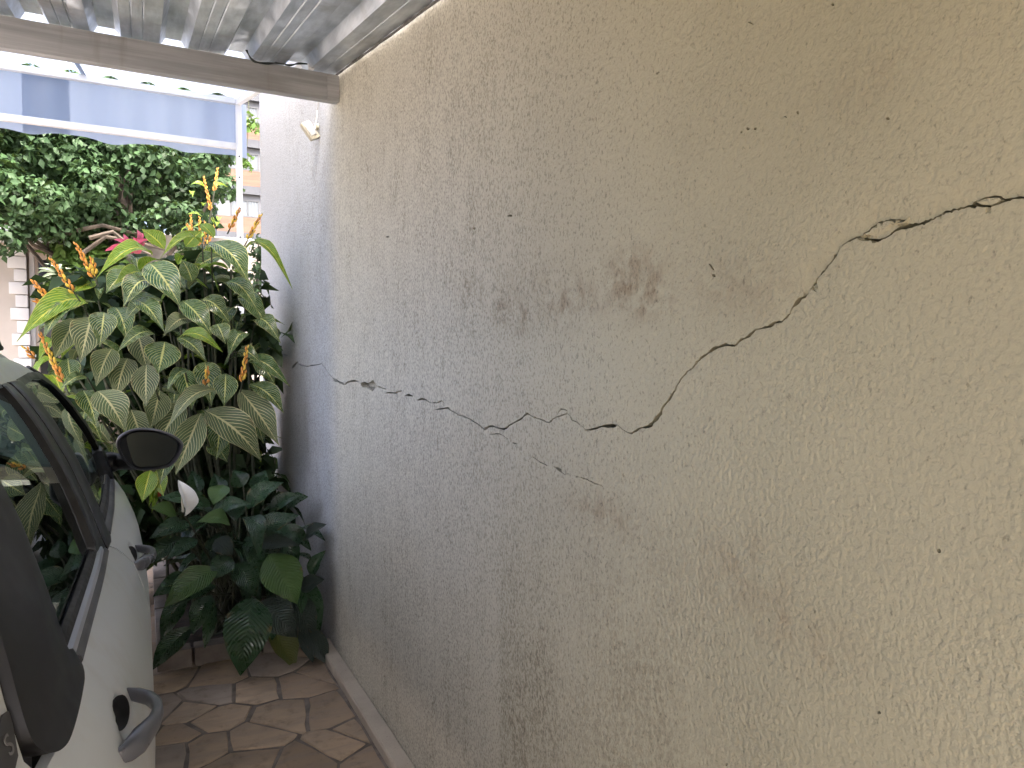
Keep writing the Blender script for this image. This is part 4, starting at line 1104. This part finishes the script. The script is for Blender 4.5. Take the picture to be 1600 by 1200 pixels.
# white flower
fs = empty('flower', PY(287, 805, 3.66)); fs.parent = ly; fs.matrix_parent_inverse = parent_inv(ly)
spm = leaf_mesh('spathe', 12, 8, .5, .14, 1.1, .45, 1.0, .04, .5)
o = place_leaf('spathe', spm, M['spathe'], PY(289, 806, 3.66), PY(281, 750, 3.66), Vector((.55, -.75, .1)), PXM(22, 3.66), fs)
MB().tube([PY(286, 800, 3.65), PY(284, 775, 3.645)], [.006, .004], 8).build('spadix', M['cream_plastic'], fs, True)
MB().tube([LR, LR.lerp(PY(289, 806, 3.66), .6) + Vector((0, 0, .05)), PY(289, 806, 3.66)], [.005, .004, .004], 6).build('stalk', M['stem'], fs, True)
#SPLIT2
# ------------------------------------------------------------------ CAR
def smooth_table(xs_, ys_, lo, hi, n, k):
    g = np.linspace(lo, hi, n); v = np.interp(g, xs_, ys_)
    w = np.hanning(2 * k + 3)[1:-1]; w /= w.sum()
    vp = np.pad(v, k, mode='edge'); return g, np.convolve(vp, w, mode='valid')
ZP = [.15,.2,.3,.45,.6,.72,.82,.88,.93,.972,1.0,1.1,1.2,1.3,1.36,1.41,1.45,1.48,1.5]
XP = [-.11,-.09,-.05,-.01,.013,.008,-.010,-.032,-.062,-.093,-.105,-.137,-.175,-.225,-.262,-.30,-.328,-.362,-.43]
YP = [.25,.35,.5,.8,1.2,1.8,2.6,3.2,3.6,3.9,4.1,4.25]
YX = [-.35,-.2,-.12,-.05,-.012,0,-.003,-.02,-.055,-.12,-.22,-.36]
zg, zt = smooth_table(ZP, XP, .1, 1.55, 600, 9)
yg, yt = smooth_table(YP, YX, .2, 4.3, 600, 24)
def cx_(y, z): return float(np.interp(z, zg, zt) + np.interp(y, yg, yt))
HANDLES = [(1.325, .858), (2.42, .862)]
def cdx(y, z):
    x = cx_(y, z)
    for hy, hz_ in HANDLES:
        d = ((y - hy - .015) / .085) ** 2 + ((z - hz_ - .004) / .036) ** 2
        if d < 1: x -= .024 * (1 - d) ** 1.5
    return x
XC = -.84
car = empty('parked_car', (XC, 2.3, 0), 'pale silver hatchback with dark window trim parked close beside the stucco wall', 'car')
def panel_mesh(poly, off=0.0, res=.04, rim=.014, bulge=0.0, fn=cdx, fine=None, br=.012):
    poly = [tuple(p) for p in poly]
    dense = []
    for a, b in zip(poly, poly[1:] + poly[:1]):
        n = max(1, int(math.hypot(b[0]-a[0], b[1]-a[1]) / res))
        dense += [(a[0]+(b[0]-a[0])*k/n, a[1]+(b[1]-a[1])*k/n) for k in range(n)]
    P = np.array(dense); lo, hi = P.min(0), P.max(0); n = len(P)
    def inside(x, y):
        c = False
        for i in range(n):
            a, b = P[i], P[i-1]
            if (a[1] > y) != (b[1] > y) and x < (b[0]-a[0]) * (y-a[1]) / (b[1]-a[1]) + a[0]: c = not c
        return c
    pts = list(dense)
    for x in np.arange(lo[0] + res * .5, hi[0], res):
        for z in np.arange(lo[1] + res * .5, hi[1], res):
            if inside(x, z) and np.min(np.hypot(P[:,0]-x, P[:,1]-z)) > res * .45: pts.append((x, z))
    if fine:
        for (hy, hz_) in HANDLES:
            for a in np.arange(hy - .09, hy + .12, .012):
                for b in np.arange(hz_ - .05, hz_ + .05, .010):
                    if inside(a, b): pts.append((a, b))
    V, E_, Fc, *_ = delaunay_2d_cdt([Vector(p) for p in pts], [(i, (i+1) % n) for i in range(n)], [], 1, 1e-6)
    vs = []
    for v in V:
        d = np.min(np.hypot(P[:,0]-v.x, P[:,1]-v.y)) if bulge else 0
        vs.append((fn(v.x, v.y) + off + bulge * (1 - math.exp(-d / br)), v.x, v.y))
    fs = [tuple(f) for f in Fc]
    ed = {}
    for f in fs:
        for a, b in zip(f, f[1:] + f[:1]): ed[(a, b)] = 1
    back = {}
    for (a, b) in list(ed):
        if (b, a) not in ed:
            for i in (a, b):
                if i not in back: back[i] = len(vs); vs.append((vs[i][0] - rim, vs[i][1], vs[i][2]))
            fs.append((b, a, back[a], back[b]))
    return MB().add(vs, fs)
def chaikin(p, n=2):
    for _ in range(n):
        q = []
        for a, b in zip(p, p[1:] + p[:1]):
            q += [(a[0]*.75+b[0]*.25, a[1]*.75+b[1]*.25), (a[0]*.25+b[0]*.75, a[1]*.25+b[1]*.75)]
        p = q
    return p
def panel(name, poly, mat, off=0.0, res=.04, rim=.014, bulge=0.0, both=True, parent=None, **kw):
    mb = panel_mesh(poly, off, res, rim, bulge, **kw)
    o = mb.build(name, mat, parent or car, True)
    if both:
        m2 = MB(); m2.v = [(2 * XC - x, y, z) for x, y, z in mb.v]; m2.f = list(mb.f)
        m2.build(name, mat, parent or car, True)
    return o
def arch(cy, r, a0, a1, n=14):
    return [(cy + r * math.cos(math.radians(a0 + (a1-a0) * k / n)), .30 + r * math.sin(math.radians(a0 + (a1-a0) * k / n))) for k in range(n + 1)]
FW, RW = 3.55, 1.09
g = .006
bseam = [(2.125,.974),(2.20,.945),(2.255,.910),(2.285,.875),(2.305,.80),(2.31,.6),(2.305,.30)]
rseam = [(1.20,.30)] if False else []
rear_door = [(p[0]-g, p[1]) for p in bseam] + arch(RW, .375, 0, 100, 10) + [(1.015,.74),(1.0,.86),(1.005,.958),(1.06,.956),(1.31,.968),(1.7,.974)]
panel('door', rear_door, M['paint'], fine=True)
front_door = [(p[0]+g, p[1]) for p in bseam[::-1]] + [(2.6,.974),(3.0,.976),(3.325,.985),(3.335,.90),(3.30,.72),(3.205,.5),(3.165,.36),(3.16,.30)]
panel('door', front_door, M['paint'], fine=True)
fender = [(3.205+.02,.30)] 
fender = [(3.337,.985),(3.42,.985),(3.8,.93),(4.05,.84),(4.2,.70),(4.2,.42),(4.05,.34)] + arch(FW, .375, 6, 172, 16) + [(3.177,.40),(3.217,.5),(3.312,.72),(3.347,.90)]
panel('front_fender', fender, M['paint'])
quarter = [(.36,.42),(.70,.36)] + arch(RW, .375, 172, 106, 8) + [(1.008,.74),(.993,.86),(.998,.958),(.990,.985),(1.012,1.05),(1.075,1.19),(1.19,1.36),(1.20,1.398),(.72,1.398),(.55,1.22),(.42,.98),(.36,.7)]
panel('rear_quarter_panel', quarter, M['paint'])
panel('sill', [(1.45,.22),(3.2,.22),(3.2,.305),(1.45,.305)], M['black_plastic'], .006)
# dark upright trim behind the rear door glass, with rounded foot
app = [(1.305,.966),(1.20,.960),(1.10,.955),(1.065,.957),(1.035,.966),(1.012,.985),(1.006,1.005),(1.022,1.055),(1.085,1.19),(1.20,1.36),(1.22,1.392),(1.44,1.392),(1.335,1.19),(1.268,1.012),(1.29,1.005),(1.305,1.0)]
panel('pillar_trim', chaikin(app), M['black_plastic'], .011, .012, .024, .009, br=.05)
# window mouldings
def strip(name, y0, y1, zlo, zhi, prof_, mat, parent=None):
    ny = 40; n = len(prof_)
    for sgn in (0, 1):
        vs = []
        for j in range(ny + 1):
            y = y0 + (y1 - y0) * j / ny; za = zlo(y); zb_ = zhi(y)
            for f, dx in prof_:
                z = za + (zb_ - za) * f; x = cx_(y, z) + dx
                vs.append((x if not sgn else 2 * XC - x, y, z))
        fs = [(j*n+i, j*n+i+1, (j+1)*n+i+1, (j+1)*n+i) for j in range(ny) for i in range(n - 1)]
        fs += [tuple(range(n)), tuple(ny*n+i for i in range(n))]
        MB().add(vs, fs).build(name, mat, car, True)
ROUND = [(0, -.004), (0, .004), (.12, .010), (.35, .014), (.65, .014), (.88, .010), (1, .004), (1, -.004)]
FLAT = [(0, -.004), (0, .009), (.1, .011), (.9, .011), (1, .009), (1, -.004)]
SEAL = [(0, -.006), (0, .003), (.2, .004), (.8, .002), (1, -.006)]
M['bright'] = simple('bright_strip', (.42, .44, .50), .42, .3, .03, 2)
strip('belt_moulding', 1.308, 2.03, lambda y: .972, lambda y: .991, ROUND, M['grey_trim'])
strip('bright_strip', 1.297, 1.985, lambda y: .9915, lambda y: 1.0025, FLAT, M['bright'])
strip('glass_seal', 1.285, 1.93, lambda y: 1.0027, lambda y: 1.017, SEAL, M['rubber'])
strip('belt_moulding', 2.215, 3.30, lambda y: .976 + .006 * (y - 2.2), lambda y: .994 + .006 * (y - 2.2), ROUND, M['grey_trim'])
strip('glass_seal', 2.222, 3.27, lambda y: .995 + .006 * (y - 2.2), lambda y: 1.019, SEAL, M['rubber'])
# centre pillar: rear door frame and front door frame
panel('pillar_trim', [(1.905,1.008),(1.99,.9985),(1.999,.987),(2.045,.976),(2.055,.978),(2.07,1.39),(2.05,1.396),(1.965,1.394)], M['satin_black'], .006, .02, .016, .006)
panel('pillar_trim', [(2.060,.977),(2.17,.971),(2.205,.978),(2.218,1.0),(2.236,1.385),(2.24,1.398),(2.075,1.397)], M['satin_black'], .010, .02, .016, .006)
panel('pillar_trim', [(1.935,1.02),(1.905,1.0215),(1.955,1.391),(1.985,1.391)], M['rubber'], .008, .02, .016, .004, both=False)
# glazing
panel('window_glass', [(1.272,1.016),(1.93,1.018),(1.985,1.388),(1.43,1.388),(1.34,1.19)], M['car_glass'], -.010, .05, .002)
panel('window_glass', [(2.222,1.018),(2.238,1.385),(2.55,1.396),(2.74,1.393),(2.86,1.372),(2.97,1.32),(3.15,1.19),(3.29,1.06),(3.27,1.018)], M['car_glass'], -.008, .04, .002)
panel('window_frame', [(2.242,1.385),(2.55,1.393),(2.74,1.389),(2.85,1.366),(2.95,1.312),(3.13,1.18),(3.26,1.06),(3.24,1.004),(3.345,.992),(3.325,1.07),(3.185,1.212),(3.005,1.345),(2.89,1.398),(2.77,1.412),(2.55,1.413),(2.242,1.400)], M['satin_black'], .003, .02, .016, .005)
panel('window_frame', [(1.44,1.388),(1.955,1.388),(1.965,1.40),(1.44,1.40)], M['satin_black'], .004, .025, .016)
# A pillar, windscreen
def side(y, z, inset=0): return cx_(y, z) - inset
wl_ = [(2.80 + .62 * s, 1.447 - .46 * s - .03 * math.sin(math.pi * s) * -1) for s in [k / 10 for k in range(11)]]
def wpt(s):
    y = 2.86 + .58 * s; z = 1.425 - .43 * s + .028 * math.sin(math.pi * s)
    return y, z
for sgn in (0, 1):
    pts = []
    for k in range(13):
        s = k / 12; y, z = wpt(s); x = side(y - .05, z - .02, .035)
        pts.append((x if sgn == 0 else 2 * XC - x, y - .01, z))
    MB().tube(pts, [.008] + [.016] * 11 + [.018], 10).build('windscreen_pillar', M['satin_black'], car, True)
def wind(a, b):
    y, z = wpt(a); x0 = side(y - .05, z - .02, .05); x1 = 2 * XC - x0
    bow = .16 * (1 - (2 * b - 1) ** 2)
    return (x0 + (x1 - x0) * b, y + bow, z + .03 * (1 - (2 * b - 1) ** 2))
MB().grid(wind, 12, 16).build('windscreen', M['car_glass'], car, True)
# roof
rp = [(0, 1.392), (-.012, 1.412), (-.028, 1.432), (-.047, 1.449), (-.066, 1.459), (-.072, 1.455), (-.082, 1.457), (-.088, 1.478), (-.16, 1.507), (-.28, 1.528), (-.40, 1.538), (-.54, 1.542)]
def roofpt(a, b):
    y = .56 + (2.83 - .56) * a
    k = b * (2 * (len(rp) - 1)); i = int(round(k)); m_ = i if i < len(rp) else 2 * (len(rp) - 1) - i
    dx, z = rp[m_]
    drop = .045 * max(0, (y - 2.35) / .48) ** 2 + .05 * max(0, (1.1 - y) / .54) ** 2
    f = max(0, (z - 1.392) / .15)
    x0 = cx_(y, 1.392); half = abs(XC - x0)
    x = x0 + dx * half / .54
    if i >= len(rp): x = 2 * XC - x
    return (x, y, z - drop * (f * .8 + .2) )
MB().grid(roofpt, 30, 2 * (len(rp) - 1)).build('roof', M['paint'], car, True)
for sgn in (0, 1):
    pts = [(cx_(y, 1.40) - .085, y, 1.484 + (.034 if .78 < y < 2.52 else 0.002)) for y in (.62, .70, .80, 1.2, 1.8, 2.3, 2.5, 2.58, 2.64)]
    if sgn: pts = [(2 * XC - x, y, z) for x, y, z in pts]
    MB().tube(pts, [.008, .012] + [.014] * 5 + [.012, .008], 8).build('roof_rail', M['satin_black'], car, True)
# bonnet, front end, tail end
def bon(a, b):
    y = 3.36 + .80 * a; z = .985 - .03 * a - .15 * a * a
    x0 = cx_(y, max(.75, z - .01)) - .012; x1 = 2 * XC - x0
    c = 1 - (2 * b - 1) ** 2
    return (x0 + (x1 - x0) * b, y + .14 * c * a, z + .055 * min(1, c * 1.6))
MB().grid(bon, 16, 20).build('bonnet', M['paint'], car, True)
def bump_f(a, b):
    z = .80 - .56 * a; y = 4.16 + .06 * math.sin(math.pi * min(1, a * 1.2)) 
    x0 = cx_(4.16, .6) ; x1 = 2 * XC - x0; c = 1 - (2 * b - 1) ** 4
    return (x0 + (x1 - x0) * b, y + .16 * c - .05, z)
MB().grid(bump_f, 10, 20).build('front_bumper', M['black_plastic'], car, True)
for sgn in (1, -1):
    m = MB(); m.grid(lambda a, b: (XC + sgn * (.42 + .24 * a), 4.235 - .13 * a * a + .012 * math.sin(math.pi * b), .62 + .16 * b + .03 * a), 8, 5)
    m.build('headlight', M['lens_grey'], car, True)
MB().box((XC - .36, 4.22, .62), (XC + .36, 4.262, .72), .01).build('grille', M['black_plastic'], car, True)
def tail(a, b):
    prof_ = [(.30, .25), (.27, .5), (.33, .72), (.36, .95), (.44, 1.1), (.57, 1.42)]
    k = a * (len(prof_) - 1); i = min(int(k), len(prof_) - 2); f = k - i
    y = prof_[i][0] + (prof_[i+1][0] - prof_[i][0]) * f; z = prof_[i][1] + (prof_[i+1][1] - prof_[i][1]) * f
    x0 = cx_(max(.4, y), z); x1 = 2 * XC - x0
    return (x0 + (x1 - x0) * b, y - .06 * (1 - (2 * b - 1) ** 2), z)
MB().grid(tail, 20, 14).build('tailgate', M['paint'], car, True)
# wheels
for (y, sgn) in ((FW, 0), (RW, 0), (FW, 1), (RW, 1)):
    xo = (cx_(y, .45) - .015) if not sgn else 2 * XC - (cx_(y, .45) - .015)
    sg = -1 if not sgn else 1
    w = empty('wheel', (xo, y, .3)); w.parent = car; w.matrix_parent_inverse = parent_inv(car)
    ring = [(0, .20), (0, .27), (.02, .298), (.16, .298), (.18, .27), (.18, .2)]
    n = 32; vs = []; 
    for k in range(n):
        a = 2 * math.pi * k / n
        for dx, r in ring: vs.append((xo + sg * dx, y + r * math.cos(a), .3 + r * math.sin(a)))
    m_ = len(ring); fs = [(k*m_+i, k*m_+i+1, ((k+1) % n)*m_+i+1, ((k+1) % n)*m_+i) for k in range(n) for i in range(m_ - 1)]
    MB().add(vs, fs).build('tyre', M['rubber'], w, True)
    rm = MB()
    for k in range(5):
        a = 2 * math.pi * k / 5
        rm.tube([(xo + sg * .02, y, .3), (xo + sg * .03, y + .2 * math.cos(a), .3 + .2 * math.sin(a))], [.045, .03], 6)
    rm.tube([(xo + sg * .03, y, .3), (xo + sg * .15, y, .3)], .198, 24)
    rm.build('rim', M['rim'], w, True)
# cabin: floor, dashboard, seats
MB().box((-1.55, .5, .28), (-.13, 3.3, .34)).build('floor_pan', M['interior'], car)
MB().box((-1.46, 2.98, .62), (-.22, 3.36, .97), .05).build('dashboard', M['interior'], car, True)
def seat(x0, x1, y0, h):
    s_ = MB().box((x0, y0, .36), (x1, y0 + .48, .62), .06).build('seat', M['interior'], car, True)
    b_ = MB().box((x0 + .02, y0 - .16, .58), (x1 - .02, y0 + .02, h), .05)
    b_.v = [(x, y - (z - .58) * .25, z) for x, y, z in b_.v]; b_.build('backrest', M['interior'], s_, True)
    xm = (x0 + x1) / 2
    hd = MB().box((xm - .12, y0 - .33, h + .03), (xm + .12, y0 - .22, h + .19), .035); hd.build('headrest', M['interior'], s_, True)
    MB().tube([(xm, y0 - .27, h - .05), (xm, y0 - .28, h + .06)], .012, 6).build('headrest_post', M['interior'], s_)
seat(-.74, -.24, 2.3, 1.12); seat(-1.44, -.94, 2.3, 1.12); seat(-.80, -.24, 1.42, 1.04); seat(-1.44, -.88, 1.42, 1.04)
MB().box((-.155, 1.05, .36), (-.13, 3.2, .97)).build('door_card', M['interior'], car)
MB().box((-1.55, 1.05, .36), (-1.525, 3.2, .97)).build('door_card', M['interior'], car)
st = MB(); ctr = Vector((-.49, 2.86, .98)); tiltv = Vector((0, .38, .92))
pts = [ctr + Vector((math.cos(a) * .185, -math.sin(a) * .17 * .45, math.sin(a) * .17)) for a in [2 * math.pi * k / 24 for k in range(25)]]
st.tube(pts, .014, 6); st.tube([ctr + Vector((-.17, 0, 0)), ctr, ctr + Vector((.17, 0, 0))], [.015, .05, .015], 6); st.tube([ctr, ctr + Vector((0, .25, -.1))], .03, 6)
st.build('steering_wheel', M['interior'], car, True)
# door handles
for hi, (hy, hz_) in enumerate(HANDLES):
    prof_h = [(.115,-.004,.010,.010),(.098,.014,.013,.011),(.075,.033,.013,.0105),(.045,.044,.013,.010),(.01,.046,.014,.0105),(-.025,.040,.016,.012),(-.05,.030,.018,.015),(-.065,.024,.019,.018),(-.085,.018,.019,.018),(-.105,.008,.016,.015),(-.118,-.006,.010,.010)]
    vs = []; n = 14
    for dy, off, rz, rx in prof_h:
        x = cx_(hy + dy, hz_) + off
        for k in range(n):
            a = 2 * math.pi * k / n
            ca, sa = math.cos(a), math.sin(a)
            vs.append((x + .85 * rx * math.copysign(abs(ca) ** .7, ca), hy + dy + (.0), hz_ + rz * .98 * math.copysign(abs(sa) ** .7, sa)))
    m_ = len(prof_h); fs = [(i*n+k, i*n+(k+1) % n, (i+1)*n+(k+1) % n, (i+1)*n+k) for i in range(m_-1) for k in range(n)]
    fs += [tuple(range(n)), tuple((m_-1)*n+k for k in range(n))]
    hm = MB().add(vs, fs)
    h_ = hm.build('door_handle', M['handle'], car, True)
    # seam ring between grip and cap, and the dark hollow behind the grip
    y_ = hy - .062; x = cx_(y_, hz_) + .0255
    MB().tube([(x, y_ - .0008, hz_), (x, y_ + .0008, hz_)], .0222, 14).build('joint', M['rubber'], h_) if False else None
    panel('hollow', [(hy + .035 + .052 * math.cos(a), hz_ + .002 + .021 * math.sin(a)) for a in [2 * math.pi * k / 20 for k in range(20)]], M['black_plastic'], .002, .02, .003, both=False, parent=h_)
    m2 = MB(); m2.v = [(2 * XC - x, y, z) for x, y, z in hm.v]; m2.f = list(hm.f); m2.build('door_handle', M['handle'], car, True)
# wing mirror (photo side) : rounded shell, dark glass, arm
MY = 3.20
OUT_ = [(184,704),(181,691),(188,679),(211,669),(244,671),(270,680),(287,692),(286,704),(275,724),(262,733),(222,736),(206,733),(193,720)]
GLS_ = [(201,700),(198,688),(200,680),(215,676),(242,677),(262,682),(277,691),(278,702),(270,721),(260,729),(222,731),(211,728),(206,716)]
outl = chaikin(OUT_, 2); glsl = chaikin(GLS_, 2)
def mirror(flip):
    root = empty('wing_mirror', (0, MY, 1.09)); root.parent = car; root.matrix_parent_inverse = parent_inv(car)
    fx = (lambda x: 2 * XC - x) if flip else (lambda x: x)
    o2 = [PY(u, v, MY) for u, v in outl]; c = sum(o2, Vector()) / len(o2); n = len(o2)
    rings = [(.90, .014), (.955, .0), (1.0, .004), (1.02, .025), (.99, .06), (.90, .095), (.70, .125), (.4, .142), (.05, .148)]
    vs = []
    for sc, dy in rings:
        for p in o2:
            q = c + (p - c) * sc; vs.append((fx(q.x), MY + dy + (q.x - c.x) * .12, q.z))
    fs = [(i*n+k, i*n+(k+1) % n, (i+1)*n+(k+1) % n, (i+1)*n+k) for i in range(len(rings)-1) for k in range(n)]
    sh = MB().add(vs, fs).build('shell', M['grey_trim'], root, True)
    g2_ = [PY(u, v, MY) for u, v in glsl]
    vs = []
    for p in o2:
        q = c + (p - c) * .915; vs.append((fx(q.x), MY + .012 + (q.x - c.x) * .12, q.z))
    for p in g2_: vs.append((fx(p.x), MY + .026 + (p.x - c.x) * .16, p.z))
    MB().add(vs, [(k, (k+1) % n, n+(k+1) % n, n+k) for k in range(n)]).build('bezel', M['satin_black'], root, True)
    gl = [(fx(c.x + (p.x - c.x) * 1.02), MY + .024 + (p.x - c.x) * .16, c.z + (p.z - c.z) * 1.02) for p in g2_]
    MB().add(gl, [tuple(range(n))]).build('mirror_glass', M['mirror'], root, False)
    a0 = Vector((cx_(3.24, 1.03) + .0, 3.25, 1.045))
    a1 = PY(205, 722, MY + .05)
    pts = [a0 + Vector((-.03, .02, -.005)), a0 + Vector((.02, .02, 0)), a0.lerp(a1, .5) + Vector((0, .03, 0)), a1 + Vector((.02, 0, 0))]
    MB().tube([(fx(p.x), p.y, p.z) for p in pts], [.05, .042, .034, .034], 12).build('arm', M['satin_black'], root, True)
mirror(False); mirror(True)
panel('mirror_base', [(3.12,1.0),(3.34,.99),(3.32,1.06),(3.25,1.115),(3.19,1.10)], M['satin_black'], .012, .02, .02, .008)
# dark decal on the rear quarter with its pale letter
dq = panel('decal', [(.84,.985),(.95,.993),(.978,.999),(1.000,1.028),(1.004,1.042),(.985,1.046),(.93,1.035),(.84,1.024)], M['decal_dark'], .0035, .02, .002, 0, both=False)
fc = bpy.data.curves.new('letter', 'FONT'); fc.body = 'S'; fc.size = .044; fc.align_x = 'CENTER'; fc.align_y = 'CENTER'; fc.extrude = .0004
lo = bpy.data.objects.new('letter_tmp', fc); COL.objects.link(lo)
bpy.context.view_layer.update()
lm = bpy.data.meshes.new_from_object(lo.evaluated_get(bpy.context.evaluated_depsgraph_get())); bpy.data.objects.remove(lo)
LYc, LZc = .966, 1.018
for v in lm.vertices:
    px_, py_, pz_ = v.co
    yy = LYc + py_ * 0 + px_ * 1.0 * 1; zz = LZc + py_ * .72
    v.co = (cx_(yy, zz) + .0048 + pz_, yy, zz)
lo = link('letter', lm, M['decal_light'], dq)
